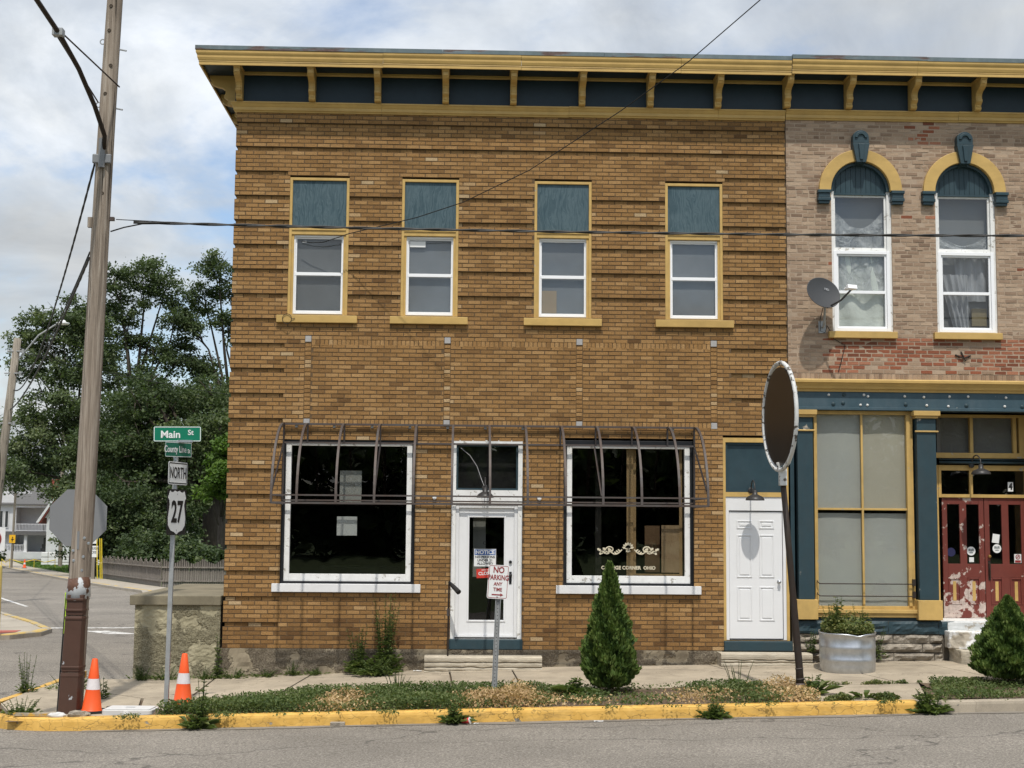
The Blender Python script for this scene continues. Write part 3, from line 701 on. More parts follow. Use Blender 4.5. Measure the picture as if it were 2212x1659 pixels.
def cornice(parent, X0, X1, corner, dz=0.0, mats=M):
    def sw_(nm, pf, mt, par):
        pf = [(o_, z+dz) for o_, z in pf]
        if corner: return sweep(nm, pf, X1, mt, par)
        return recalc(ob(nm, MB().prism([(-o_, z) for o_, z in pf], X0, X1, 'x'), mt, par))
    c = sw_('cornice', PF_SOF, M['shadedteal'], parent)
    for nm, pf, mt in (('frieze', PF_FRZ, M['shadedteal']), ('bead', PF_BEAD, M['yellow'])): sw_(nm, pf, mt, c)
    for nm, pf, mt, ln in (('fascia', PF_FAS, M['yellow'], 2.6), ('lower_moulding', PF_LOW, M['yellow'], 3.1), ('flashing', PF_FLA, M['flash'], 2.9)):
        a = X0 if X0 is not None else XL
        while a < X1-.3:                                          # boards butted end to end, none quite in line
            e = min(X1, a+ln*random.uniform(.75, 1.25)); e = X1 if X1-e < .6 else e; do, dz2 = random.uniform(-.004, .004), random.uniform(-.004, .004)
            p2 = [(o_+do, z+dz+dz2) for o_, z in pf]
            if a == XL and corner: sweep(nm, p2, e-.004, mt, c)
            else: recalc(ob(nm, MB().prism([(-o_, z) for o_, z in p2], a, e-.004, 'x'), mt, c))
            a = e
    return c
BRK = [(.03, 9.795), (.50, 9.795), (.505, 9.76), (.49, 9.735), (.475, 9.725), (.47, 9.66), (.43, 9.625), (.36, 9.60), (.29, 9.585), (.245, 9.555), (.225, 9.515), (.23, 9.475), (.25, 9.45), (.25, 9.42), (.215, 9.395), (.185, 9.375), (.18, 9.345), (.195, 9.325), (.185, 9.30), (.16, 9.287), (.03, 9.287)]
def bracket(par, x, dz=0.0, side=None):
    b = MB()
    if side is None:
        b.prism([(-o_, z+dz) for o_, z in BRK], x-.052, x+.052, 'x'); b.box(x-.068, x+.068, -.512, -.03, 9.768+dz, 9.797+dz)
        b.box(x-.036, x+.036, -.483, -.3, 9.665+dz, 9.722+dz); b.prism([(-o_-.012, z+dz) for o_, z in BRK[9:17]]+[(-.1, 9.36+dz), (-.1, 9.53+dz)], x-.03, x+.03, 'x')
    else:
        b.prism([(XL-o_, z+dz) for o_, z in BRK], side-.045, side+.045, 'y')
    return recalc(ob('bracket', b, M['yellow'], par))
co = cornice(lb, None, XR-.004, True)
for x in (-3.86, -2.65, -1.555, -.42, .715, 1.87, 3.02, 4.165): bracket(co, x)
for y in (.22, 1.3, 2.5, 3.7): bracket(co, 0, side=y)
# upper windows
def upper_window(x0, x1, content):
    z0, z1 = 5.69, 8.02
    f = MB(); f.frame(x0, x1, z0, z1, .045, .01, .10, .02, .045)
    f.box(x0+.045, x1-.045, .012, .10, 7.055, 7.155); f.box(x0+.045, x1-.045, -.004, .05, 7.125, 7.16)
    f.box(x0+.045, x0+.085, .03, .12, 5.71, 7.055); f.box(x1-.085, x1-.045, .03, .12, 5.71, 7.055)
    w_ = ob('window', f, M['yellow_worn'], lb, bevel=.003)
    ob('panel', MB().box(x0+.047, x1-.047, .042, .06, 7.161, 7.974), M['plyteal'], w_)
    a, b_, lo, hi = x0+.075, x1-.065, 5.725, 7.05
    s = MB(); s.frame(a, b_, lo, hi, .032, .055, .10); s.frame(a+.033, b_-.033, lo+.034, 6.40, .022, .062, .092); s.frame(a+.033, b_-.033, 6.392, hi-.034, .022, .082, .108); s.box(a+.033, b_-.033, .058, .09, 6.372, 6.425)
    ob('sash', s, M['vinyl'], w_, bevel=.002)
    ob('pane', MB().box(a+.056, b_-.056, .076, .080, lo+.058, 6.371), M['glass'], w_); ob('pane', MB().box(a+.056, b_-.056, .096, .100, 6.426, hi-.058), M['glass'], w_)
    k_ = random.uniform(1.25, 1.75); ob('blind', MB().box(a+.03, b_-.03, .135, .14, lo+.03, hi-.03), surf('grey_blind', (.105*k_, .11*k_, .118*k_), .25, 1.1, .9, .05, 30), w_)
    content(w_, a, b_, lo, hi)
    ob('sill', MB().box(x0-.17, x1+.17, -.065, .12, 5.565, 5.688), M['yellow'], lb, bevel=.006)
    return w_
def c_sticker(x, z, w_, h_): return lambda p, a, b_, lo, hi: ob('sticker', MB().box(a+x, a+x+w_, .092, .094, z, z+h_), M['signwhite'], p)
def c_card(p, a, b_, lo, hi): ob('cardboard', MB().box(a+.06, a+.31, .118, .124, lo+.07, lo+.45), surf('brown_cardboard', (.30, .22, .13), .1, 3, .9), p)
upper_window(-3.0, -2.01, c_sticker(.14, 6.93, .07, .03)); upper_window(-1.13, -.18, c_sticker(.065, 6.88, .26, .10))
upper_window(1.09, 2.05, c_card); upper_window(3.29, 4.26, lambda *a: None)
# ground floor shop windows
def shop_window(x0, x1, inside):
    z0, z1 = 1.29, 3.665
    w_ = ob('shop_window', MB().frame(x0, x1, z0, z1, .055, .02, .16, .035, .075), M['black'], lb, bevel=.004)
    s = MB(); s.frame(x0+.056, x1-.056, z0+.036, z1-.076, .085, .045, .15, .12, .05)
    ob('frame', s, M['white_worn'], w_, bevel=.004)
    ob('pane', MB().box(x0+.13, x1-.13, .095, .101, z0+.14, z1-.12), M['shopglass'], w_)
    inside(w_, x0, x1)
    ob('sill', MB().box(x0-.12, x1+.11, -.075, .14, 1.155, 1.288), M['white'], lb, bevel=.006)
def in_left(w_, x0, x1):
    ob('poster', MB().box(-2.10, -1.74, .30, .303, 2.60, 3.14), M['paper'], w_); ob('poster', MB().box(-2.12, -1.79, .125, .127, 2.07, 2.38), M['signwhite'], w_)
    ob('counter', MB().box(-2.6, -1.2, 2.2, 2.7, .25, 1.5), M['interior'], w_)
def in_right(w_, x0, x1):
    ob('stud', MB().box(2.655, 2.765, .125, .165, 1.44, 3.56), M['stud'], w_)
    ob('plywood_sheet', MB().box(3.24, 3.58, .18, .20, 1.5, 2.28), M['rawply'], w_); ob('plywood_sheet', MB().box(2.98, 3.23, .32, .34, 1.5, 2.27), surf('brown_panel', (.16, .095, .05), .15, 3, .8), w_)
    ob('inner_frame', MB().frame(2.765, 3.585, 1.44, 3.56, .05, .17, .178, .04, .02), M['stud'], w_)
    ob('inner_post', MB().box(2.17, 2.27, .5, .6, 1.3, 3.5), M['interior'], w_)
shop_window(-3.02, -.84, in_left); shop_window(1.60, 3.75, in_right)
# gilt scroll and lettering on the right-hand shop window
gl = [o_ for o_ in lb.children if o_.name.startswith('shop_window')][-1]
orn = MB(); yo = .090
def leafshape(cx, cz, L, wd, ang):
    pts = [(0, 0), (L*.3, wd), (L*.55, wd*.55), (L*.7, wd*.9), (L, 0), (L*.7, -wd*.8), (L*.5, -wd*.5), (L*.25, -wd*.8)]
    orn.prism([(cx+u*math.cos(ang)-v_*math.sin(ang), cz+u*math.sin(ang)+v_*math.cos(ang)) for u, v_ in pts], yo, yo+.001, 'y')
for s in (-1, 1):
    sp = [(2.675+s*(.10+.02*i), yo, 1.875-.055*math.sin(i*.33)-.004*i) for i in range(12)]; orn.tube(sp, .010, 5)
    ctr = (2.675+s*.30, 1.87); orn.tube([(ctr[0]+s*math.cos(a*.5)*(.075-.004*a), yo, ctr[1]+math.sin(a*.5)*(.06-.003*a)) for a in range(13)], .011, 5)
    for k in range(8): leafshape(2.675+s*(.25+.028*k), 1.845+.012*math.sin(k*2), .075, .026, (math.pi if s < 0 else 0)+s*(.7*math.sin(k*1.9)))
    for k in range(4): leafshape(2.675+s*(.13+.03*k), 1.85-.02*k, .05, .016, (math.pi*.8 if s < 0 else math.pi*.2))
for k in range(7): leafshape(2.675, 1.90, .10, .026, math.pi/2+(k-3)*.48)
for k in range(3): leafshape(2.675, 1.885, .06, .018, -math.pi/2+(k-1)*.6)
recalc(ob('scroll_ornament', orn, M['ornament'], gl))
letter('lettering', 'COLLEGE CORNER  OHIO', .078, (2.68, .0935, 1.575), M['ornament'], gl, bold=.035, xs=.98)
# main entrance
d1 = MB(); d1.frame(-.24, .92, .415, 3.65, .07, .0, .14, .0001, .07); d1.box(-.17, .85, .004, .13, 2.60, 2.83)
dr = ob('entrance', d1, M['white_worn'], lb, bevel=.003)
ob('transom_frame', MB().frame(-.168, .848, 2.832, 3.578, .03, .03, .11), M['teal_worn'], dr); ob('transom_pane', MB().box(-.137, .817, .068, .072, 2.863, 3.547), M['shopglass'], dr)
ob('transom_backing', MB().box(-.135, .815, .16, .17, 2.865, 3.545), surf('dusty_black_board', (.030, .029, .028), .3, 4, .9), dr)
ob('door_frame', MB().frame(-.168, .848, .44, 2.598, .055, .02, .12, .03, .06), M['white'], dr, bevel=.004)
s = MB(); s.frame(-.112, .792, .472, 2.536, .165, .055, .10, .24, .15)
ob('door', s, M['whitedoor'], dr, bevel=.003)
ob('glass_bead', MB().frame(.025, .660, .685, 2.415, .032, .043, .06), M['whitedoor'], dr, bevel=.008)
ob('door_pane', MB().box(.058, .627, .072, .078, .718, 2.383), M['shopglass'], dr)
ob('inner_door_edge', MB().box(.12, .33, .45, .46, 1.4, 2.4), M['paper'], dr)
ob('threshold', MB().box(-.26, .94, -.05, .14, .247, .412), M['teal_worn'], dr, bevel=.012)
hd = MB(); hd.tube([(.735, .056, 1.44), (.735, .015, 1.44), (.735, .005, 1.46)], .028, 10); hd.tube([(.735, .056, 1.66), (.735, .03, 1.66)], .026, 10); hd.box(.715, .757, .048, .056, 1.30, 1.5)
ob('door_handle', hd, M['black'], dr)
ob('ring', MB().tube([(.31+.022*math.cos(a*.6), .066, 1.965+.022*math.sin(a*.6)) for a in range(11)], .004, 5), M['black'], dr)
ns = ob('notice_sign', MB().box(.138, .498, .0655, .068, 1.585, 1.868), M['signwhite'], dr)
ob('notice_header', MB().box(.147, .489, .0635, .0655, 1.77, 1.859), M['noticeblue'], dr)
letter('notice_lettering', 'NOTICE', .086, (.318, .0625, 1.813), M['signwhite'], dr, bold=.04)
for k, tx in enumerate(('NO PERSONS', 'UNDER 21', 'ALLOWED')): letter('notice_lettering', tx, .054, (.318, .0645, 1.735-.053*k), M['signblack'], dr, bold=.03)
Mc = Matrix.Translation((.345, 0, 1.475)) @ Matrix.Rotation(R(-3), 4, 'Y')
ob('closed_card', MB().box(-.165, .165, .0655, .0675, -.075, .075, M=Mc), M['closedred'], dr)
letter('closed_lettering', 'CLOSED', .072, (0, .0645, -.005), M['signwhite'], dr, M=Mc, bold=.03); letter('closed_lettering', "SORRY WE'RE", .026, (0, .0645, .052), M['signwhite'], dr, M=Mc, bold=.02)
# side entrance with the white panelled door
d2 = MB(); d2.frame(4.24, XR-.005, .41, 3.735, .045, .015, .13, .0001, .075); d2.box(4.286, XR-.051, .02, .12, 2.76, 2.835)
e2 = ob('entrance', d2, M['yellow_worn'], lb, bevel=.003, label='side entrance with white panelled door beside the teal pilaster')
ob('transom_panel', MB().box(4.287, XR-.052, .075, .09, 2.87, 3.655), M['teal'], e2); ob('transom_trim', MB().frame(4.287, XR-.052, 2.837, 3.657, .035, .045, .075), M['teal'], e2)
ob('door_casing', MB().frame(4.288, XR-.052, .42, 2.758, .05, .035, .11, .0001, .225), M['whitedoor'], e2, bevel=.003)
X0, X1, zA, zB = 4.345, 5.225, .44, 2.515
s = MB(); s.box(X0, X1, .058, .095, zA, zB)
dd = ob('panel_door', s, M['whitedoor'], e2, bevel=.002)
W_ = X1-X0
for cxf in (.285, .705):
    for (lo, hi) in ((2.235, 2.37), (1.435, 2.135), (.73, 1.285)):
        cx = X0+W_*cxf; hw = .125
        p = MB(); p.frame(cx-hw, cx+hw, lo, hi, .02, .047, .0585); p.prism([(cx-hw+.045, lo+.045), (cx+hw-.045, lo+.045), (cx+hw-.045, hi-.045), (cx-hw+.045, hi-.045)], .049, .0582, 'y')
        ob('door_panel', p, M['whitedoor'], e2, bevel=.006)
ob('door_knob', MB().lathe([(.001, -.075), (.022, -.072), (.028, -.05), (.02, -.03), (.012, -.025), (.012, -.008), (.032, -.006), (.032, 0)], 16, M=Matrix.Translation((5.165, .058, 1.37)) @ Matrix.Rotation(R(-90), 4, 'X')), M['galv'], e2, smooth=True)
ob('sweep_strip', MB().box(X0, X1, .05, .06, .425, .438), M['rubber'], e2)
ob('threshold', MB().box(4.235, 5.36, -.055, .14, .245, .405), M['teal_worn'], e2, bevel=.012)
# stone steps
def stone_step(name, label, x0, x1, y0, y1, z0, z1, layers=4, mat=None):
    th = thing(name, label, 'step', ((x0+x1)/2, (y0+y1)/2, z0), 'stone doorsteps')
    from mathutils import noise as mn
    zs = sorted([z0, z1]+[lerp(z0, z1, (k+random.uniform(.35, .65))/layers) for k in range(layers-1)])
    for k, (a, c) in enumerate(zip(zs, zs[1:])):
        b = MB(); nx, e = 40, random.uniform(-.006, .008); tt = 6*k
        for i in range(nx+1):
            x = lerp(x0, x1, i/nx)
            yy = y0+e+.012*mn.fractal(Vector((x*6, tt, 0)), .8, 2, 4); wob = .016*mn.noise(Vector((x*5, tt+3, 1)))*(k > 0); wt = .016*mn.noise(Vector((x*5, tt+9, 1))) if k < layers-1 else .003*mn.noise(Vector((x*3, 2, 1)))
            b.v += [(x, yy+.012, a+wob-.0), (x, yy, a+.012+wob), (x, yy-.003, (a+c)/2), (x, yy+.002, c-.016+wt), (x, yy+.022, c-.007*(k < layers-1)+wt), (x, y1, c-.001*(k < layers-1)), (x, y1, a)]
        for i in range(nx):
            for q in range(7): b.f.append((i*7+q, (i+1)*7+q, (i+1)*7+(q+1) % 7, i*7+(q+1) % 7)); b.m.append(0)
        b.f += [tuple(range(7)), tuple(range(nx*7, nx*7+7))]; b.m += [0, 0]
        recalc(ob('stone_layer', b, mat or M['stonestep'], th))
    return th
stone_step('stone_step', 'pale layered stone doorstep below the glazed door with the notice', -.64, 1.24, -.40, -.06, -.09, .165)
stone_step('stone_step', 'pale layered stone doorstep below the white panelled door', 4.12, 5.60, -.40, -.06, .0, .235)
# ------------------------------------------------------------------ the painted brick shop building on the right
from mathutils import noise as mn
RX0, RX1 = 5.345, 12.2
rb = thing('brick_building', 'two storey tan painted brick shop with arched upper windows and teal shopfront', 'building', (8.8, 6, 0))
AC = [6.595, 8.37, 10.145]; CR = .0675
rects, tones, reds, rtn, mort = [], [], [], [], MB()
row = 0; z = 4.832
while z < 9.115:
    zc = z+CR/2; segs = [(RX0, RX1)]
    for c in AC:
        if 5.415 < zc < 5.53: segs = cut(segs, c-.57, c+.58)
        elif 5.53 <= zc < 7.93: segs = cut(segs, c-.49, c+.535)
        elif 7.93 <= zc < 8.6:
            hw = math.sqrt(max(0, .60**2-(zc-7.93)**2)); segs = cut(segs, c-hw, c+hw) if hw > .05 else segs
    off = (0 if row % 2 else .104)+random.uniform(-.012, .012); hdr = row % 7 == 3; L = .108 if hdr else .208
    for a, b_ in segs:
        mort.box(a, b_, .003, .25, z, z+CR)
        x = off+math.floor((a-off)/L)*L
        while x < b_:
            jx = random.uniform(-.004, .004); p, q = max(x+jx, a), min(x+L-.015+jx, b_)
            if q-p > .03:
                nz = mn.noise(Vector((x*1.3, z*2.2, 4)))+random.uniform(-.45, .45)
                red = (z < 5.42 and x > 5.9 and nz > .05+(5.0 if x < 5.9 else 0)-.25*(z < 5.2)) or (abs(x-7.55) < .36-.25*random.random() and 8.72 < z < 9.1 and nz > -.3) or nz > .84
                hole = red and random.random() < .03
                y = random.uniform(-.004, .003)+(.035 if hole else 0)
                r_ = (p, q, z+.0075+random.uniform(-.002, .002), z+CR-.0065+random.uniform(-.002, .002), y)
                tn = min(1, max(0, random.gauss(.5, .22)))
                (reds if red else rects).append(r_); (rtn if red else tones).append(tn)
            x += L
    z += CR; row += 1
mort.box(RX0, RX1, .008, .25, 4.722, 4.832)
x = RX0+.01
while x < RX1:
    rects.append((x, x+.062, 4.728, 4.826, random.uniform(-.004, .003))); tones.append(min(1, max(0, random.gauss(.4, .2)))); x += .072
wall2 = ob('wall', mort, M['tanmortar'], rb)
allb = [(r_, t_, M['tanbrick']) for r_, t_ in zip(rects, tones)]+[(r_, t_, M['redbrick']) for r_, t_ in zip(reds, rtn)]
order = sorted(range(len(allb)), key=lambda i: abs(allb[i][0][0]-7.3)*.5+abs(allb[i][0][2]-5.4)+(10 if allb[i][0][1]-allb[i][0][0] < .17 else 0))
sel = set(order[:300])
for i in sel: single_brick(allb[i][0], allb[i][1], allb[i][2], wall2)
for mt in (M['tanbrick'], M['redbrick']):
    q = [i for i in range(len(allb)) if i not in sel and allb[i][2] == mt]
    brick_mesh('brickwork', [allb[i][0] for i in q], [allb[i][1] for i in q], mt, wall2)
ob('side_wall', MB().box(RX1, RX1+.25, .25, 12, -.2, 9.3).box(RX0, RX1, 11.75, 12, -.2, 9.3), M['sidebrick'], rb)
ob('roof', MB().box(RX0, RX1, .0, 11.9, 9.88, 9.95), M['flash'], rb)
room('interior', RX0+.01, RX1, .262, 4, 4.6, 9.2, rb)
b = MB(); b.box(RX0+.01, RX1, 1.6, 5, .5, 4.4); ob('interior', b, M['interior'], rb)
co = cornice(rb, XR+.004, RX1, False, .028)
for x in (5.34, 6.39, 7.49, 8.59, 9.69, 10.79): bracket(co, x, .028)
# arched windows
def arc(c, r_, a0=0, a1=180, n=24, z0=7.93, zs=1.0): return [(c+r_*math.cos(R(lerp(a0, a1, i/n))), z0+zs*r_*math.sin(R(lerp(a0, a1, i/n)))) for i in range(n+1)]
def arched(c, upper, lower):
    f = MB()
    f.box(c-.49, c-.44, .03, .16, 5.53, 7.93); f.box(c+.46, c+.535, .03, .16, 5.53, 7.93); f.box(c-.44, c+.46, .05, .15, 6.915, 6.945)
    w_ = ob('window', f, M['white_worn'], rb, bevel=.003)
    h = MB(); h.prism(arc(c, .705)+arc(c, .505)[::-1], -.075, .10, 'y'); recalc(ob('arch_hood', h, M['yellow'], w_, bevel=.008))
    h = MB(); h.prism(arc(c, .515)+arc(c, .455)[::-1], .0, .16, 'y'); recalc(ob('arch_trim', h, M['teal'], w_))
    for k in range(11):                                          # vertical boards of the tympanum
        a, b_ = c-.475+k*.0864, c-.475+(k+1)*.0864-.006; zt = lambda x: 7.93+math.sqrt(max(.0004, .485**2-(x-c)**2))
        pts = [(a, 7.90), (b_, 7.90), (b_, zt(b_)), ((a+b_)/2, zt((a+b_)/2)), (a, zt(a))]
        recalc(ob('board', MB().prism(pts, .075, .10, 'y'), M['teal'], w_))
    ob('tympanum_backing', MB().box(c-.46, c+.46, .102, .112, 7.9, 8.36), M['black'], w_)
    ob('transom_bar', MB().box(c-.47, c+.47, .045, .12, 7.875, 7.905), M['teal'], w_)
    for s in (-1, 1):
        k0, k1 = (c-.735, c-.515) if s < 0 else (c+.515, c+.735)
        k_ = MB(); k_.box(k0, k1, -.115, .06, 7.875, 7.928); k_.box(k0+.012, k1-.012, -.095, .06, 7.80, 7.874); k_.box(k0, k1, -.105, .06, 7.745, 7.799); k_.box(k0+.018, k1-.018, -.085, .06, 7.70, 7.744)
        ob('corbel', k_, M['teal'], w_, bevel=.006)
    ks = MB(); ks.prism([(c-.08, 8.40), (c+.08, 8.40), (c+.145, 8.73), (c-.145, 8.73)], -.14, .05, 'y')
    ks.prism([(c-.135, 8.731), (c+.135, 8.731)]+[(c+.135*math.cos(R(a)), 8.83+.125*math.sin(R(a))) for a in range(0, 181, 15)], -.13, .05, 'y')
    ks.prism(arc(c, .105, 0, 180, 12, 8.82)+arc(c, .06, 0, 180, 12, 8.82)[::-1], -.155, -.12, 'y'); ks.prism([(c-.025, 8.44), (c+.025, 8.44), (c+.05, 8.71), (c-.05, 8.71)], -.165, -.13, 'y')
    recalc(ob('keystone', ks, M['teal'], w_, bevel=.006))
    s = MB(); s.frame(c-.438, c+.458, 6.946, 7.874, .03, .075, .12); ob('upper_sash', s, M['white_worn'], w_)
    ob('pane', MB().box(c-.41, c+.43, .094, .098, 6.975, 7.846), M['glass'], w_)
    s = MB(); s.frame(c-.455, c+.50, 5.545, 6.912, .055, .02, .10); s.frame(c-.398, c+.443, 5.602, 6.855, .028, .045, .09); s.box(c-.37, c+.415, .04, .09, 6.185, 6.235); ob('lower_sash', s, M['vinyl'], w_, bevel=.003)
    ob('pane', MB().box(c-.37, c+.415, .070, .074, 5.631, 6.184), M['glass'], w_); ob('pane', MB().box(c-.37, c+.415, .070, .074, 6.236, 6.826), M['glass'], w_)
    upper(w_, c); lower(w_, c)
    ob('sill', MB().box(c-.57, c+.58, -.085, .14, 5.418, 5.528), M['yellow'], rb, bevel=.006)
def drape(name, x0, x1, z0, z1, y, mat, par, folds=5, amp=.02, slant=0.0, topcurve=0.0):
    b = MB(); nx, nz = 40, 8
    for k in range(nz+1):
        for i in range(nx+1):
            u, v_ = i/nx, k/nz; b.v.append((lerp(x0, x1, u)+slant*(1-v_)*(1-u), y+amp*math.sin(u*folds*6.28+v_*2)+amp*.5*math.sin(v_*9+u*7), lerp(z0, z1-topcurve*math.sin(u*math.pi), v_)))
    for k in range(nz):
        for i in range(nx): q = k*(nx+1)+i; b.f.append((q, q+1, q+nx+2, q+nx+1)); b.m.append(0)
    return ob(name, b, mat, par, smooth=True)
GREYB = surf('dim_grey_blind', (.17, .175, .18), .1, 1.2, .9, .05, 20)
def up1(w_, c): ob('blind', MB().box(c-.44, c+.46, .24, .245, 6.95, 7.88), GREYB, w_); drape('plastic_sheet', c-.40, c+.43, 6.96, 7.62, .15, M['plastic'], w_, 3, .025, 0, .30)
def up2(w_, c): ob('blind', MB().box(c-.44, c+.46, .24, .245, 6.95, 7.88), GREYB, w_); drape('plastic_sheet', c-.40, c+.43, 6.96, 7.22, .15, M['plastic'], w_, 2, .02, 0, .17)
def lo1(w_, c): drape('curtain', c-.39, c+.44, 5.58, 6.84, .15, M['whitecurtain'], w_, 2, .03); drape('plastic_sheet', c-.38, c+.43, 6.2, 6.83, .115, M['plastic'], w_, 4, .015)
def lo2(w_, c):
    ob('blind', MB().box(c-.44, c+.46, .26, .265, 5.55, 6.9), GREYB, w_)
    drape('curtain', c-.40, c+.10, 5.60, 6.55, .16, M['curtain'], w_, 4, .03, .25); drape('curtain', c-.1, c+.42, 6.1, 6.84, .2, M['curtain'], w_, 3, .03)
    ob('cardboard_box', MB().box(c+.16, c+.42, .19, .24, 5.68, 5.98), surf('olive_cardboard', (.20, .16, .09), .1, 3, .9), w_)
arched(AC[0], up1, lo1); arched(AC[1], up2, lo2); arched(AC[2], up1, lo2)
# shopfront entablature
def prof_x(name, pts, x0, x1, mat, par, **k): return recalc(ob(name, MB().prism(pts, x0, x1, 'x'), mat, par, **k))
sf = prof_x('shopfront', [(.25, 4.215), (-.045, 4.215), (-.045, 4.255), (-.03, 4.262), (-.03, 4.515), (.25, 4.515)], RX0+.02, RX1, peel('teal_beam_paint', (.040, .075, .095), (.30, .30, .28), .70, .72, 9, dirt=.45, dirtc=(.11, .14, .16)), rb)
prof_x('shop_cornice', [(.2, 4.517), (-.05, 4.517), (-.055, 4.555), (-.09, 4.565), (-.10, 4.60), (-.14, 4.65), (-.165, 4.662), (-.165, 4.70), (-.15, 4.72), (.2, 4.72)], RX0+.02, RX1, M['yellow'], sf)
ros = MB().lathe([(.034, 0), (.034, .006), (.024, .012), (.014, .02), (.001, .022)], 12, M=Matrix.Rotation(R(90), 4, 'X')).mesh('rosette')
boltw = surf('white_bolt', (.6, .6, .58), .2, 20, .6)
for k, x in enumerate([5.62, 6.05, 6.26, 6.57, 6.67, 6.97, 7.30, 7.66, 8.0, 8.33, 8.66, 8.98, 9.3, 9.64, 10, 10.3, 10.7]):
    for z in (4.31, 4.455):
        if (k*7+int(z*100)) % 5 == 0: continue
        o = bpy.data.objects.new('bolt', ros); COL.objects.link(o); o.parent = sf; o.location = Vector((x+random.uniform(-.05, .05), -.031, z+random.uniform(-.02, .02)))-wloc(sf)
        if not ros.materials: ros.materials.append(M['teal_worn'])
        if random.random() < .45:
            o.material_slots[0].link = 'OBJECT'; o.material_slots[0].material = boltw; o.scale = (.65, 1, .65)
# pilasters
def pilaster(x0, x1):
    p = MB(); p.box(x0+.03, x1-.03, -.06, .22, 1.09, 4.09)
    o = ob('pilaster', p, M['teal_worn'], rb, bevel=.006)
    q = MB(); q.box(x0-.035, x1+.03, -.13, .22, 4.125, 4.205); q.box(x0, x1, -.10, .22, 4.085, 4.125); ob('capital', q, M['yellow'], o, bevel=.005)
    ob('neck_ring', MB().tube([(x0-.005, -.075, 3.865), (x1+.005, -.075, 3.865)], .014, 8), M['yellow'], o)
    ob('base', MB().box(x0-.01, x1+.015, -.10, .22, .765, 1.088), M['yellow_worn'], o, bevel=.008)
pilaster(5.44, 5.76); pilaster(7.44, 7.82); pilaster(9.62, 10.0)
# papered display window
wx0, wx1 = 5.775, 7.44
f = MB(); f.frame(wx0, wx1, .93, 4.21, .055, .07, .16, .05, .06); f.box(6.57, 6.605, .085, .14, .98, 4.15); f.box(wx0+.055, wx1-.055, .088, .138, 2.555, 2.59); f.box(7.33, 7.385, .05, .15, .98, 4.15)
dw = ob('display_window', f, M['yellow_worn'], rb, bevel=.004)
ob('sill', MB().box(wx0-.0, wx1, -.03, .18, .865, .928).box(wx0, wx1, .0, .18, .80, .864), M['yellow_worn'], dw, bevel=.008)
for (a, c) in ((5.83, 6.57), (6.605, 7.33)):
    for (lo, hi) in ((.98, 2.555), (2.59, 4.15)):
        ob('pane', MB().box(a, c, .108, .112, lo, hi), M['glass'], dw)
        drape('paper', a-.01, c+.01, lo, hi-(.05 if lo < 1 else -.02), .16, M['papertan'] if (a > 6.5 and lo > 2) else M['paper'], dw, 1, .003)
ob('riser', MB().box(wx0, wx1, .04, .2, .742, .80), M['teal'], dw)
for z in (1.345, 1.145):
    g_ = MB(); g_.tube([(5.80, .06, z+.05), (5.80, .02, z+.03), (5.83, .005, z), (7.36, .005, z), (7.40, .005, z), (7.40, .06, z)], .009, 6); g_.box(7.375, 7.425, .0, .045, z-.03, z+.08)
    ob('guard_rod', g_, M['darkiron'], dw)
ob('wall_fill', MB().box(RX0+.02, 5.43, .03, .25, .76, 4.21), M['teal'], rb)
# recessed entrance
f = MB(); f.box(7.80, 7.835, .23, .66, .76, 4.21); f.box(7.99, 8.034, .60, .68, .76, 3.34); f.frame(7.84, 9.58, 3.46, 4.205, .15, .55, .65, .09, .05); f.box(8.585, 8.64, .56, .64, 3.551, 4.154); f.box(9.33, 9.39, .56, .64, 3.551, 4.154)
f.frame(8.035, 9.58, 2.79, 3.34, .05, .59, .68, .055, .09); f.box(8.57, 8.63, .60, .67, 2.846, 3.249)
en = ob('entrance', f, M['yellow_worn'], rb, bevel=.003, label='recessed entrance with flaking dark red double doors')
for (a, c, lo, hi) in ((8.087, 8.584, 3.552, 4.153), (8.641, 9.329, 3.552, 4.153), (8.086, 8.569, 2.847, 3.248), (8.631, 9.529, 2.847, 3.248)):
    ob('transom_pane', MB().box(a, c, .612, .617, lo, hi), M['glass'] if lo > 3.4 else M['shopglass'], en)
ob('transom_blind', MB().box(8.05, 9.55, .68, .685, 3.48, 4.2), surf('taupe_blind', (.20, .19, .18), .1, 1.5, .9), en)
pb = MB(); pb.tube([(8.03, .52, 3.385), (9.58, .52, 3.385)], .022, 10); pb.tube([(8.03, .54, 3.435), (9.58, .54, 3.435)], .014, 8); ob('pipe', pb, M['teal'], en, smooth=True)
ob('number_plate', MB().box(9.235, 9.325, .605, .609, 2.90, 3.06), M['signwhite'], en); letter('number', '4', .15, (9.28, .6035, 2.98), M['signblack'], en, bold=.05, xs=.85)
def leaf_door(x0, x1, mat, hinge):
    s = MB(); st = .085; mid = (x0+x1)/2
    s.box(x0, x0+st, .62, .665, .76, 2.785); s.box(x1-st, x1, .62, .665, .76, 2.785); s.box(mid-.06, mid+.06, .622, .663, .85, 2.70)
    for (lo, hi) in ((.76, .985), (1.44, 1.67), (2.675, 2.785)): s.box(x0+st, x1-st, .621, .664, lo, hi)
    d = ob('door', s, mat, en, bevel=.004)
    for (a, c) in ((x0+st, mid-.06), (mid+.06, x1-st)):
        ob('door_pane', MB().box(a, c, .64, .644, 1.671, 2.674), M['shopglass'], en)
        p = MB(); p.frame(a, c, .986, 1.439, .028, .612, .65); p.box(a+.028, c-.028, .63, .65, 1.014, 1.411); ob('door_panel', p, mat, en, bevel=.006)
        ob('panel_stripe', MB().box((a+c)/2-.027, (a+c)/2+.027, .626, .632, 1.05, 1.375), M['yellow'], en)
leaf_door(8.095, 8.81, M['redflaky'], 0); leaf_door(8.82, 9.535, M['redpaint'], 1)
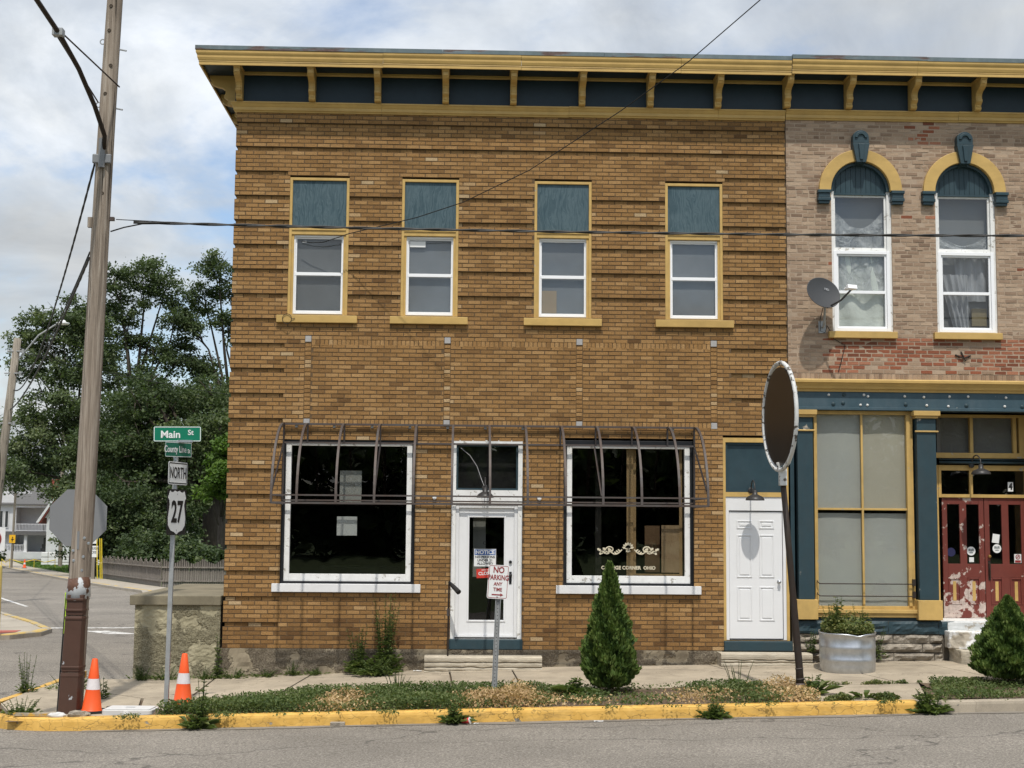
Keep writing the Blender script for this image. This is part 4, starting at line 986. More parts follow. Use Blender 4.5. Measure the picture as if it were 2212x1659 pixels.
b = MB(); b.tube([(8.885, .62, 1.68), (8.885, .585, 1.665), (8.88, .575, 1.60), (8.885, .585, 1.46), (8.885, .62, 1.44)], .013, 8); b.box(8.865, 8.905, .612, .62, 1.40, 1.72)
ob('door_pull', b, M['darkiron'], en); ob('door_lock', MB().lathe([(.001, -.05), (.024, -.045), (.028, -.02), (.02, 0)], 12, M=Matrix.Translation((8.885, .62, 1.80)) @ Matrix.Rotation(R(-90), 4, 'X')), surf('brass', (.45, .27, .09), .2, 10, .35, metal=.9), en)
def disc(x, z, r_, y): return MB().lathe([(r_, 0), (r_, -.002), (.0005, -.002)], 20, M=Matrix.Translation((x, y, z)) @ Matrix.Rotation(R(-90), 4, 'X'))
for x, z in ((8.585, 1.885), (9.03, 1.93)):
    ob('round_sticker', disc(x, z, .075, .638), M['signwhite'], en)
    ob('sticker_print', MB().box(x-.045, x-.015, .634, .6355, z+.0, z+.04).box(x-.01, x+.012, .634, .6355, z-.005, z+.035).box(x+.017, x+.045, .634, .6355, z+.0, z+.042).box(x-.03, x+.03, .634, .6355, z-.035, z-.02), surf('grey_print', (.2, .22, .22), .1, 3, .6), en)
ob('round_sticker', disc(8.24, 1.865, .075, .638), surf('dark_blue_sticker', (.02, .02, .07), .1, 3, .5), en)
ob('square_sticker', MB().box(8.55, 8.63, .636, .638, 1.70, 1.78), M['signwhite'], en)
ob('paper_note', MB().box(-.06, .06, .634, .637, -.075, .075, M=Matrix.Translation((9.015, 0, 2.10)) @ Matrix.Rotation(R(8), 4, 'Y')), M['signwhite'], en)
ob('no_smoking_sticker', MB().box(9.325, 9.445, .636, .638, 1.69, 1.84), M['signwhite'], en)
ob('no_smoking_ring', MB().tube([(9.385+.035*math.cos(a*.45), .634, 1.792+.035*math.sin(a*.45)) for a in range(15)], .006, 5).tube([(9.362, .634, 1.768), (9.408, .634, 1.816)], .005, 5).box(9.362, 9.408, .6345, .6355, 1.786, 1.797).box(9.335, 9.435, .6345, .6355, 1.695, 1.735), M['signred'], en)
room('interior', 8.04, 9.58, .70, 3, .74, 3.4, rb)
ob('entrance_floor', MB().box(7.83, 9.62, .0, .70, .60, .755), M['white_worn'], en); ob('entrance_side', MB().box(9.585, 9.62, .05, .66, .76, 4.21), M['yellow_worn'], en)
ob('shop_wall', MB().box(10.0, RX1, .0, .25, .74, 4.21), M['teal'], rb)
# painted stone course and rubble stones below the shopfront
def stone(x0, x1, z0, z1, y, mat, par, name='stone', amp=.028):
    b = MB(); nx, nz = max(3, int((x1-x0)/.05)), max(3, int((z1-z0)/.035)); s0 = random.uniform(0, 90)
    for k in range(nz+1):
        for i in range(nx+1):
            u, v_ = i/nx, k/nz; e = min(u, 1-u, .18)/.18*min(v_*.8, (1-v_)*.8, .18)/.18
            h_ = mn.fractal(Vector((lerp(x0, x1, u)*3.2, lerp(z0, z1, v_)*11+s0, s0)), .8, 2.1, 5)
            b.v.append((lerp(x0, x1, u)+.01*mn.noise(Vector((s0, v_*4, 0)))*(u in (0, 1)), y-amp*(.55+h_)*max(0, e)**.5, lerp(z0, z1, v_)+.010*mn.noise(Vector((u*(x1-x0)*6, s0+v_, 3)))))
    for k in range(nz):
        for i in range(nx): q = k*(nx+1)+i; b.f.append((q, q+1, q+nx+2, q+nx+1)); b.m.append(0)
    return ob(name, b, mat, par)
fo = ob('foundation', MB().box(RX0+.02, RX1, .012, .3, -.1, .742), surf('dark_stone_joints', (.10, .085, .065), .3, 6, .95, .6, 40), rb)
x = RX0+.02
while x < 7.95:
    x2 = min(8.05, x+random.uniform(.7, 1.2)); stone(x, x2-.006, .535, .742, -.02, M['teal_worn'], fo, amp=.035); x = x2
for (lo, hi) in ((.385, .53), (.235, .382), (.06, .232)):
    x = RX0+random.uniform(-.1, .1)
    while x < 7.85:
        x2 = x+random.uniform(.28, .75); stone(max(x, RX0+.02), min(x2-.012, 7.85), lo+random.uniform(0, .012), hi-random.uniform(.004, .014), .0, M['rock'], fo, amp=.085); x = x2
st = thing('stone_steps', 'two worn stone steps up to the dark red double doors', 'steps', (8.7, -.4, .1))
def block(x0, x1, y0, y1, z0, z1, mat, ch=.0):
    b = MB(); pts = [(x0+ch, y0), (x1, y0), (x1, y1), (x0, y1), (x0, y0+ch)] if ch else [(x0, y0), (x1, y0), (x1, y1), (x0, y1)]
    b.prism(pts, z0, z1, 'z'); o = ob('step', b, mat, st, bevel=.014)
    sd = o.modifiers.new('sub', 'SUBSURF'); sd.subdivision_type = 'SIMPLE'; sd.levels = sd.render_levels = 4
    tx = bpy.data.textures.new('rough', 'CLOUDS'); tx.noise_scale = .12; tx.noise_depth = 3
    dm = o.modifiers.new('disp', 'DISPLACE'); dm.texture = tx; dm.strength = .035; dm.mid_level = .5; return recalc(o)
block(7.92, 9.75, -.06, .0, .575, .735, peel('worn_white_step_paint', (.55, .56, .55), (.36, .32, .26), .58, .62, 4, rough=.9, dirt=.4, dirtc=(.25, .27, .27))); block(7.88, 9.75, -.42, -.0, .325, .60, peel('stone_with_white_paint', (.47, .42, .34), (.70, .70, .68), .50, .56, 3, rough=.9, zmask=(.62, .52, .12), dirt=.5, dirtc=(.2, .17, .12)), .18); block(7.95, 9.7, -.78, -.0, .04, .322, M['stonestep'], .2)
# ------------------------------------------------------------------ things fixed to or standing before the buildings
# awning skeleton
aw = thing('awning_frame', 'bare curved steel awning frame without cloth over the shop windows', 'awning frame', (.35, -.06, 2.6))
XT = [-3.0, -2.61, -2.01, -1.42, -.82, -.225, .365, .95, 1.54, 2.12, 2.72, 3.31, 3.755]
def bar(name, pts, r_, mt='iron'): return ob(name, MB().tube(pts, r_, sq=True), M[mt], aw)
def rib(x, xb): return [(lerp(x, xb, math.sin(t_)), -.06-1.34*math.sin(t_), 2.58+1.30*math.cos(t_)) for t_ in [i*math.pi/2/14 for i in range(15)]]
for k, x in enumerate(XT):
    bar('rib', rib(x, x), .018); bar('upright', [(x, -.055, 3.88), (x, -.055, 3.58)], .013) if k in (0, 1, 2, 3, 4, 8, 9, 10, 11, 12) else None
for z, y, r_ in ((3.885, -.06, .016), (3.58, -.055, .014), (2.58, -1.4, .016), (2.70, -1.395, .012), (2.64, -.06, .012)): bar('rail', [(XT[0], y, z), (XT[-1], y, z)], r_)
for x in (XT[0], XT[-1]):
    bar('end_bar', [(x, -.06, 2.58), (x, -1.4, 2.58)], .014); bar('end_bar', [(x, -.06, 2.70), (x, -1.395, 2.70)], .010); bar('brace', [(x, -.06, 3.56), (x, -1.36, 2.76)], .012); bar('end_post', [(x, -.045, 3.9), (x, -.045, 2.56)], .013)
    for k in range(3, 13, 3):
        p = rib(x, x)[k]; bar('tie', [p, (p[0], p[1]+.10, p[2]-.03)], .005)
for x in (-1.42, 2.10): bar('brace', [(x, -.06, 3.56), (x, -1.36, 2.72)], .012)
for k in range(11):
    x = -2.8+.62*k; ob('clip', MB().box(x-.02, x+.02, -.035, -.002, 3.83, 3.88), M['galvpost'], aw)
for x in (-.52, 1.2): ob('anchor', MB().lathe([(.001, -.06), (.03, -.05), (.035, -.02), (.02, 0)], 12, M=Matrix.Translation((x, 0, 2.70)) @ Matrix.Rotation(R(-90), 4, 'X')), M['white_worn'], aw)
# gooseneck wall lamps
def gooseneck(label, x, y, z, r_=.155, top=.26, reach=.33):
    t_ = thing('wall_lamp', label, 'lamp', (x, y, z+.2), 'gooseneck lamps over the doors')
    cy = y-reach; b = MB(); pts = [(x, y, z+.18), (x, y-.10, z+.18)]
    pts = [(x, y-.001, z+.17)]+[(x, y-.02-(reach-.02)*.5*(1-math.cos(a*math.pi/8)), z+.17+.16*math.sin(a*math.pi/8)) for a in range(1, 9)]+[(x, cy, z+.13)]
    b.tube(pts, .011, 8); ob('arm', b, M['lamp'], t_, smooth=True)
    ob('mount', MB().lathe([(.05, 0), (.05, -.015), (.03, -.03), (.001, -.03)], 16, M=Matrix.Translation((x, y, z+.17)) @ Matrix.Rotation(R(-90), 4, 'X')), M['lamp'], t_)
    ob('shade', MB().lathe([(r_, 0), (r_*.99, .012), (r_*.93, .035), (r_*.75, .065), (.07, .085), (.042, .10), (.040, .15), (.03, .165), (.001, .168)], 28, (x, cy, z)).lathe([(r_-.004, .001), (r_*.9, .03), (r_*.7, .06), (.03, .08)], 28, (x, cy, z)), M['lamp'], t_, smooth=True)
    return t_
gooseneck('black gooseneck lamp in front of the white panelled door', 4.705, .02, 2.695)
gooseneck('black gooseneck lamp above the glazed door with the notice', .305, .0, 2.70, .14)
gooseneck('charcoal gooseneck lamp above the dark red double doors', 8.59, .545, 3.17, .16, reach=.45)
# thin service wire dangling at the glazed door lamp
tag(ob('lamp_wire', MB().tube([(-.10, .01, 3.52), (.05, -.01, 3.40), (.17, -.04, 3.22), (.24, -.1, 3.02), (.285, -.2, 2.9)], .005, 5), surf('grey_wire', (.3, .3, .3), .1, 5)), 'thin grey wire hanging from the transom to the door lamp', 'wire')
# satellite dish
ds = thing('satellite_dish', 'grey satellite dish on the tan brick wall beside the left arched window', 'satellite dish', (5.92, 0, 5.62))
nrm = Vector((.36, -.88, .30)).normalized(); q_ = nrm.to_track_quat('Z', 'Y').to_matrix().to_4x4(); DM = Matrix.Translation((5.85, -.42, 6.12)) @ q_ @ Matrix.Diagonal((1.06, .90, 1, 1))
prof = [(.001, -.055)]+[(r_, -.055+.055*(r_/.30)**2) for r_ in (.05, .1, .15, .2, .25, .295)]+[(.305, .002), (.308, -.006), (.295, -.010), (.2, -.04), (.001, -.07)]
ob('reflector', MB().lathe(prof, 40, M=DM), surf('matt_grey_dish', (.055, .058, .062), .08, 3, .55), ds, smooth=True)
b = MB(); tip = Vector((6.20, -.80, 6.14)); b.tube([Vector((5.92, -.36, 5.88)), Vector((6.08, -.60, 5.96)), tip+Vector((0, .03, -.04))], .016, 8); ob('feed_arm', b, surf('dark_grey_arm', (.05, .05, .05), .1, 5), ds)
b = MB(); Mq = Matrix.Translation(tip) @ q_; b.box(-.09, .09, -.035, .035, .0, .05, M=Mq); b.tube([Mq @ Vector((-.06, 0, 0)), Mq @ Vector((-.06, 0, -.07))], .028, 10); b.tube([Mq @ Vector((.05, 0, 0)), Mq @ Vector((.05, 0, -.06))], .024, 10); ob('feed_horn', b, M['vinyl'], ds, bevel=.004)
b = MB(); b.tube([(5.92, 0, 5.60), (5.92, -.10, 5.60), (5.92, -.16, 5.66), (5.90, -.34, 6.06)], .02, 10); ob('mast', b, M['galvpost'], ds); ob('foot', MB().box(5.86, 5.98, -.02, -.004, 5.50, 5.70), M['galvpost'], ds)
ob('cable', MB().tube([(5.88, -.32, 5.95), (5.84, -.2, 5.7), (5.86, -.12, 5.52), (5.95, -.08, 5.50), (6.0, -.05, 5.62), (6.12, -.02, 5.40), (6.30, -.02, 5.30), (6.24, -.02, 5.05), (6.18, -.02, 4.85)], .006, 6), M['wire'], ds)
hdm = text_mesh('HD', .06, .03); hdm.transform(DM @ Matrix.Translation((.10, .09, -.035)) @ Matrix.Rotation(R(-18), 4, 'Z')); link('lettering', hdm, surf('pale_grey_print', (.3, .31, .32), .1, 3, .6), ds)
# twisted iron anchor on the wall
tag(ob('wall_anchor', MB().tube([(8.16, -.01, 5.16), (8.30, -.03, 5.10), (8.42, -.01, 5.15)], .014, 6).tube([(8.26, -.01, 5.22), (8.33, -.03, 5.06)], .012, 6), M['darkiron']), 'small rusty star shaped anchor on the bare red bricks', 'wall anchor')
# iron rod with taped handle beside the entrance
hr = thing('handrail_post', 'thin rusty iron post with black taped handle beside the glazed door', 'post', (-.27, -.30, -.06))
ob('post', MB().tube([(-.27, -.30, -.06), (-.268, -.29, .7), (-.262, -.27, 1.34)], .013, 8).tube([(-.275, -.31, -.06), (-.262, -.31, .35)], .008, 6), M['darkiron'], hr)
ob('strap', MB().box(-.292, -.245, -.315, -.265, .80, .92), M['iron'], hr); ob('base_plate', MB().lathe([(.05, 0), (.045, .02), (.02, .03)], 12, (-.27, -.30, -.06)), M['iron'], hr)
ob('handle', MB().tube([(-.262, -.27, 1.34), (-.19, -.36, 1.27), (-.10, -.46, 1.185)], [.02, .036, .042], 10), M['rubber'], hr)
# loop of cord at the first upstairs window
tag(ob('cord_loop', MB().tube([(-2.99+.075*math.cos(a*.52), -.08, 5.62+.085*math.sin(a*.52)) for a in range(13)]+[(-2.86, -.075, 5.63)], .005, 5), M['wire']), 'small loop of black cord hanging at the leftmost upper sill', 'cord')
# stock tank planter
tk = thing('stock_tank_planter', 'dented galvanised stock tank planter full of weeds', 'planter', (6.0, -1.0, .05))
def stadium(rx, ry, n=48, e=2.6): return [(math.copysign(abs(math.cos(a))**(2/e), math.cos(a))*rx, math.copysign(abs(math.sin(a))**(2/e), math.sin(a))*ry) for a in [2*math.pi*i/n for i in range(n)]]
prof = [(0, .975), (.01, .99), (.10, .995), (.17, 1.0), (.195, 1.02), (.22, 1.0), (.36, 1.005), (.385, 1.025), (.41, 1.005), (.50, 1.01), (.575, 1.01), (.59, 1.035), (.605, 1.03), (.60, 1.0), (.5, .985)]
b = MB(); TH = R(-12); ring = stadium(.425, .62, 64)
for (z, s) in prof:
    for i, (x, y) in enumerate(ring):
        a = i/64*2*math.pi; dent = .05*math.exp(-((a-5.25)/.22)**2)*math.exp(-((z-.42)/.12)**2)+.035*math.exp(-((a-4.9)/.16)**2)*math.exp(-((z-.57)/.08)**2)
        x, y = x*(s-dent), y*(s-dent); zz_ = z-.03*math.exp(-((a-4.95)/.2)**2)*(z > .5)
        b.v.append((6.0+x*math.cos(TH)-y*math.sin(TH), -1.0+x*math.sin(TH)+y*math.cos(TH), zz_+.045))
for k in range(len(prof)-1):
    for i in range(64): b.f.append((k*64+i, k*64+(i+1) % 64, (k+1)*64+(i+1) % 64, (k+1)*64+i)); b.m.append(0)
ob('tank', b, M['galv'], tk, smooth=True)
ob('soil', MB().poly([(6.0+x*.97, -1.0+y*.97, .60) for x, y in ring], [tuple(range(64))]), M['dirt'], tk)

# ------------------------------------------------------------------ signs
def shield(s=1.0):
    half = [(0, -.285), (.06, -.255), (.15, -.235), (.215, -.17), (.225, -.08), (.20, .02), (.185, .09), (.20, .15), (.232, .18), (.185, .272), (.15, .255), (.11, .255), (.06, .275), (0, .262)]
    return [(x*s, z*s) for x, z in half]+[(-x*s, z*s) for x, z in half[::-1][1:-1]]
def rrect(w_, h_, r_, n=5):
    return [(sx*(w_/2-r_)+r_*math.cos(R(a)), sz*(h_/2-r_)+r_*math.sin(R(a))) for sx, sz, a0 in ((1, 1, 0), (-1, 1, 90), (-1, -1, 180), (1, -1, 270)) for a in [a0+90*i/n for i in range(n+1)]]
def panel_at(c, yaw, tilt=0): return Matrix.Translation(c) @ Matrix.Rotation(R(yaw), 4, 'Z') @ Matrix.Rotation(R(tilt), 4, 'Y')
def sign_plate(par, name, Mx, w_, h_, r_, face, border=None, bw=.012, bi=.012, back=True):
    ob(name, MB().prism(rrect(w_, h_, r_), 0, .004, 'y', M=Mx), face, par)
    if border is not None:
        a, c = rrect(w_-2*bi, h_-2*bi, max(.005, r_-bi)), rrect(w_-2*bi-2*bw, h_-2*bi-2*bw, max(.004, r_-bi-bw)); n = len(a); b = MB()
        b.poly([Mx @ Vector((x, -.0012, z)) for x, z in a]+[Mx @ Vector((x, -.0012, z)) for x, z in c], [(i, (i+1) % n, n+(i+1) % n, n+i) for i in range(n)]); ob(name+'_border', b, border, par)
px, py = -3.95, -4.1
sg = thing('street_sign_post', 'grey steel post with green street names and route shield on the corner', 'sign', (px, py, -.24))
b = MB(); b.tube([(px, py, -.3), (px+.03, py, 3.13)], .028, sq=True); ob('post', b, M['galvpost'], sg)
b = MB(); ob('bracket', MB().tube([(px+.03, py, 3.10), (px+.03, py, 3.18)], .034, 10), M['galv'], sg); ob('bracket', MB().box(px-.02, px+.25, py-.03, py+.02, 3.345, 3.375), M['galv'], sg)
Mx = panel_at((-3.905, py-.03, 3.455), 8, -1); sign_plate(sg, 'street_name_plate', Mx, .625, .205, .02, M['signgreen'], M['signwhite'], .009, .004)
letter('lettering', 'Main', .135, (-.09, -.003, -.01), M['signwhite'], sg, M=Mx, bold=.022, xs=1.02); letter('lettering', 'St', .098, (.175, -.003, .018), M['signwhite'], sg, M=Mx, bold=.015)
Mx = panel_at((-3.885, py-.014, 3.245), 67, -1.5); sign_plate(sg, 'street_name_plate', Mx, .61, .20, .012, M['signgreen2'], M['signwhite'], .007, .003)
letter('lettering', 'County Line', .125, (-.075, -.003, .0), M['signwhite'], sg, M=Mx, bold=.012, xs=.82); letter('lettering', 'St', .08, (.24, -.003, -.02), M['signwhite'], sg, M=Mx, bold=.012)
Mx = panel_at((-3.883, py-.008, 2.925), 77, 0); sign_plate(sg, 'direction_plate', Mx, .60, .305, .03, M['signwhite'], M['signblack'], .014, .012); letter('lettering', 'NORTH', .215, (0, -.003, -.002), M['signblack'], sg, M=Mx, bold=.012, xs=.69)
Mx = panel_at((-3.886, py-.008, 2.405), 77.5, 0); sign_plate(sg, 'route_plate', Mx, .61, .61, .03, M['signblack'])
ob('route_shield', MB().prism([(x*1.24, z*1.04) for x, z in shield()], -.003, -.001, 'y', M=Mx), M['signwhite'], sg); letter('lettering', '27', .40, (.0, -.005, -.01), M['signblack'], sg, M=Mx, bold=.028, xs=.92)
for z in (.24, -.24): ob('screw', MB().lathe([(.012, 0), (.001, -.006)], 10, M=Mx @ Matrix.Translation((0, -.004, z)) @ Matrix.Rotation(R(-90), 4, 'X')), M['galv'], sg)
# no parking sign
npx, npy = .415, -3.35
ns_ = thing('no_parking_sign', 'white and red no parking any time sign on a leaning galvanised post', 'sign', (npx, npy, zwalk(npx, npy)))
zb = zwalk(npx, npy); b = MB(); Mp = Matrix.Translation((npx, npy, zb)) @ Matrix.Rotation(R(2.0), 4, 'Y')
b.prism([(-.038, 0), (-.030, 0), (-.018, .03), (.018, .03), (.030, 0), (.038, 0), (.038, .004), (.033, .006), (.021, .036), (-.021, .036), (-.033, .006), (-.038, .004)], -.1, 1.78, 'z', M=Mp)
ob('post', b, M['galvpost'], ns_)
hb = MB()
for k in range(34): hb.box(-.006, .006, .0285, .0298, .1+k*.05, .112+k*.05, M=Mp)
ob('post_holes', hb, M['black'], ns_)
Mx = Matrix.Translation((.458, npy-.012, 1.475)) @ Matrix.Rotation(R(7), 4, 'Z') @ Matrix.Rotation(R(3.5), 4, 'Y')
sign_plate(ns_, 'sign_plate', Mx, .292, .47, .03, M['signwhite'], M['signred'], .007, .010)
for tx, sz, z, xs in (('NO', .118, .163, .85), ('PARKING', .098, .058, .72), ('ANY', .068, -.03, .85), ('TIME', .068, -.107, .85)): letter('lettering', tx, sz, (0, -.003, z), M['signred'], ns_, M=Mx, bold=.022, xs=xs)
ob('arrow', MB().prism([(-.08, -.186), (.045, -.186), (.04, -.202), (.085, -.178), (.04, -.154), (.045, -.170), (-.08, -.170)], -.003, -.001, 'y', M=Mx), M['signred'], ns_)
for z in (.195, -.205): ob('bolt', MB().lathe([(.012, 0), (.001, -.007)], 10, M=Mx @ Matrix.Translation((0, -.002, z)) @ Matrix.Rotation(R(-90), 4, 'X')), M['galvpost'], ns_)
# round disc sign on a leaning black pole
mp = thing('round_sign', 'large round dark disc in a flaking white ring on a leaning black pole', 'sign', (4.59, -3.8, zwalk(4.59, -3.8)))
ob('pole', MB().tube([(4.60, -3.8, -.12), (4.585, -3.8, .35), (4.46, -3.82, 1.9), (4.375, -3.84, 2.92)], [.062, .052, .044, .040], 14), M['darkiron'], mp, smooth=True)
ob('pole_foot', MB().tube([(4.60, -3.8, -.10), (4.595, -3.8, .15)], [.09, .062], 12).tube([(4.594, -3.8, .2), (4.592, -3.8, .215)], .06, 12).tube([(4.585, -3.8, .34), (4.583, -3.8, .355)], .058, 12), M['iron'], mp, smooth=True)
ob('pole_slot', MB().prism([(4.60+.03*math.cos(a), .05+.045*math.sin(a)) for a in [i*.785 for i in range(8)]], -3.895, -3.87, 'y'), M['black'], mp)
Mx = Matrix.Translation((4.335, -3.86, 3.80)) @ Matrix.Rotation(R(95), 4, 'Z') @ Matrix.Rotation(R(-2), 4, 'Y')
ob('disc', MB().prism([(.685*math.cos(R(a)), .685*math.sin(R(a))) for a in range(0, 360, 6)], -.012, .012, 'y', M=Mx), M['mirrorback'], mp)
ob('ring', MB().tube([Mx @ Vector((.745*math.cos(R(a)), 0, .745*math.sin(R(a)))) for a in range(0, 361, 6)], .030, 8, cap=False), M['ringpaint'], mp, smooth=True)
for a in range(15, 375, 45): ob('tie', MB().tube([Mx @ Vector((.66*math.cos(R(a)), -.016, .66*math.sin(R(a)))), Mx @ Vector((.745*math.cos(R(a)), -.03, .745*math.sin(R(a)))), Mx @ Vector((.77*math.cos(R(a)), .0, .77*math.sin(R(a))))], .012, 6), M['ringpaint'], mp)
ob('clamp', MB().box(4.325, 4.425, -3.90, -3.79, 2.84, 3.06), M['ringpaint'], mp, bevel=.01); ob('yoke', MB().tube([(4.30, -3.86, 3.16), (4.34, -3.85, 3.04), (4.375, -3.845, 3.0), (4.41, -3.84, 3.05), (4.44, -3.84, 3.2)], .022, 8), M['ringpaint'], mp)
# stop sign seen from behind
sp = thing('stop_sign', 'grey back of an octagonal sign behind the utility pole', 'sign', (-6.03, -1.0, -.3))
ob('plate', MB().prism([(-6.03+.477*math.cos(R(22.5+45*k)), 2.32+.477*math.sin(R(22.5+45*k))) for k in range(8)], -1.004, -1.0, 'y'), M['alu'], sp)
ob('post', MB().tube([(-6.0, -1.03, -.3), (-6.0, -1.03, 2.62)], .025, sq=True), M['galvpost'], sp)
# cones
def cone(label, x, y, z, h_=.70):
    t_ = thing('traffic_cone', label, 'traffic cone', (x, y, z), 'orange traffic cones')
    rr = lambda zz_: lerp(.128, .036, (zz_-.03)/(h_-.03)); n = 24
    b = MB(); b.lathe([(rr(.03)+.012, .026), (rr(.04), .04), (rr(.30), .30)], n).lathe([(rr(.44), .44), (rr(h_-.01), h_-.01), (.028, h_), (.02, h_-.03)], n); link('body', b.mesh('body'), M['conerange'], t_, local=True, smooth=True)
    b = MB().lathe([(rr(.30)+.001, .30), (rr(.44)+.001, .44)], n); link('band', b.mesh('band'), M['coneband'], t_, local=True, smooth=True)
    b = MB().prism(rrect(.36, .36, .05), 0, .028, 'z'); link('base', b.mesh('base'), M['rubber'], t_, local=True); return t_
cone('orange traffic cone between the utility pole and the pale box lid', -4.93, -4.08, zwalk(-4.93, -4.08)+.005).rotation_euler = (R(1), R(1.5), .3)
cone('orange traffic cone in front of the rendered retaining wall', -3.80, -3.75, zwalk(-3.8, -3.75)+.02).rotation_euler = (0, R(1.0), .8)
cone('small distant orange cone beside the lawn across the street', -35.6, 93.4, -1.66)
# utility box lid
t_ = thing('utility_box', 'pale grey underground utility box lid on the corner', 'utility box', (-4.40, -4.18, zwalk(-4.4, -4.2)))
Mb = Matrix.Translation((-4.40, -4.16, zwalk(-4.4, -4.2))) @ Matrix.Rotation(R(-3), 4, 'Z'); z0 = 0
ob('box', MB().prism(rrect(.66, .40, .05), -.02, .055, 'z', M=Mb), M['boxlid'], t_, bevel=.01); ob('lid', MB().prism(rrect(.60, .35, .04), .0555, .068, 'z', M=Mb), M['boxlid'], t_, bevel=.005)
ob('lid_mark', MB().box(-.06, .06, -.03, .03, .0685, .0695, M=Mb), M['galvpost'], t_); ob('tag', MB().box(-.035, .03, -.204, -.201, .0, .045, M=Mb), M['signwhite'], t_)
# rubble at the pole foot
for k, (x, y, s, mt, lb_) in enumerate(((-5.02, -4.42, .10, 'rock', 'broken grey concrete lump at the foot of the near cone'), (-5.28, -4.45, .075, 'boxlid', 'pale rubble lump at the foot of the utility pole'), (-4.66, -3.98, .09, 'concfound', 'rough mortar lump left of the pale box lid'))):
    b = MB(); b.lathe([(.001, 0), (.9, .02), (1, .3), (.7, .62), (.2, .7), (.001, .7)], 9); o = ob('rubble', b, M[mt])
    for v_ in o.data.vertices: v_.co = Vector((x, y, zwalk(x, y)))+Vector((v_.co.x*s*1.5, v_.co.y*s, v_.co.z*s))*(1+.35*mn.noise(v_.co*2+Vector((k*7, 0, 0))))
    tag(o, lb_, 'rubble')
tag(ob('painted_board', MB().box(-.32, .32, -.03, .03, 0, .035, M=Matrix.Translation((-5.55, -4.38, zwalk(-5.5, -4.4)+.004)) @ Matrix.Rotation(R(-7), 4, 'Z')), peel('yellow_board_paint', (.50, .30, .06), (.33, .28, .2), .5, .55, 6)), 'broken piece of yellow painted kerb lying by the utility pole', 'debris')
# litter
def litter(name, label, x, y, z, mb, mt): return tag(ob(name, mb, mt), label, 'litter')
zc = zroad(0, -4.75)+.004
Mr = Matrix.Translation((.03, -4.72, zc+.035)) @ Matrix.Rotation(R(80), 4, 'Y') @ Matrix.Rotation(R(20), 4, 'X')
t_ = thing('paper_cup', 'crushed red paper cup in the gutter', 'litter', (.03, -4.72, zc)); ob('cup', MB().lathe([(.028, -.05), (.034, .0), (.042, .05), (.040, .05)], 14, M=Mr), surf('red_cup', (.62, .06, .06), .1, 5, .5), t_); ob('cup_lid', MB().lathe([(.045, .051), (.045, .058), (.001, .06)], 14, M=Mr), M['signwhite'], t_)
for k, (x, y, w_, lb_) in enumerate(((1.74, -4.76, .09, 'crumpled white paper scrap in the gutter before the conical shrub'), (.16, -4.74, .05, 'small pale paper scrap beside the crushed red cup'), (-.75, -.28, .10, 'white plastic scrap against the wall left of the doorstep'))):
    b = MB(); zz_ = (zroad(x, y) if y < -4 else zwalk(x, y))+.006
    for i in range(5):
        for j in range(4): b.v.append((x+(i-2)*w_/3, y+(j-1.5)*w_/5, zz_+.02*abs(mn.noise(Vector((i*1.3, j*1.7, k*5))))))
    for i in range(4):
        for j in range(3): q = i*4+j; b.f.append((q, q+1, q+5, q+4)); b.m.append(0)
    so_ = recalc(ob('paper_scrap', b, M['signwhite'])); sm = so_.modifiers.new('thick', 'SOLIDIFY'); sm.thickness = .002; tag(so_, lb_, 'litter')
tag(ob('brick_fragment', MB().box(-1.72, -1.53, -4.72, -4.645, zroad(-1.6, -4.7), zroad(-1.6, -4.7)+.055), M['rock'], bevel=.008), 'grey brick fragment against the kerb in the gutter', 'debris')

def roughcast():
    m, t, v = new_mat('patchy_roughcast_render')
    patch = ramp(t, noise(t, v, 1.9, 6, .6), [(.47, 0), (.50, 1)]); rgh = noise(t, v, 42, 5, .8)
    smooth_c = ramp(t, noise(t, v, 3, 6, .65), [(.3, (.24, .215, .14)), (.7, (.36, .325, .22))]); rough_c = ramp(t, rgh, [(.35, (.13, .115, .07)), (.5, (.27, .24, .155)), (.65, (.40, .365, .25))])
    col = mix(t, patch, smooth_c, rough_c); col = mix(t, ramp(t, noise(t, mapv(t, v, (1, 1, .4)), 1.6, 6, .6), [(.55, 0), (.75, .6)]), col, (.11, .10, .075))
    finish(t, col, .95, mth(t, 'MULTIPLY', patch, rgh), 1.0, .05); return m
# ------------------------------------------------------------------ retaining platform left of the building
rt_ = thing('retaining_wall', 'low roughcast rendered retaining wall with concrete coping beside the brick corner', 'wall', (-4.65, 2, -.25))
rough_block('render', -5.33, XL-.035, lambda x: -.36, .925, -.02, roughcast(), rt_, .012, 90, 70, 9, .3)
ob('core', MB().box(-5.31, XL-.04, .05, 4.2, -.6, .92), M['concfound'], rt_)
ob('coping', MB().box(-5.41, XL-.03, -.07, 4.3, .93, 1.085), concrete('coping_concrete', (.205, .18, .125), .35, .3), rt_, bevel=.012)
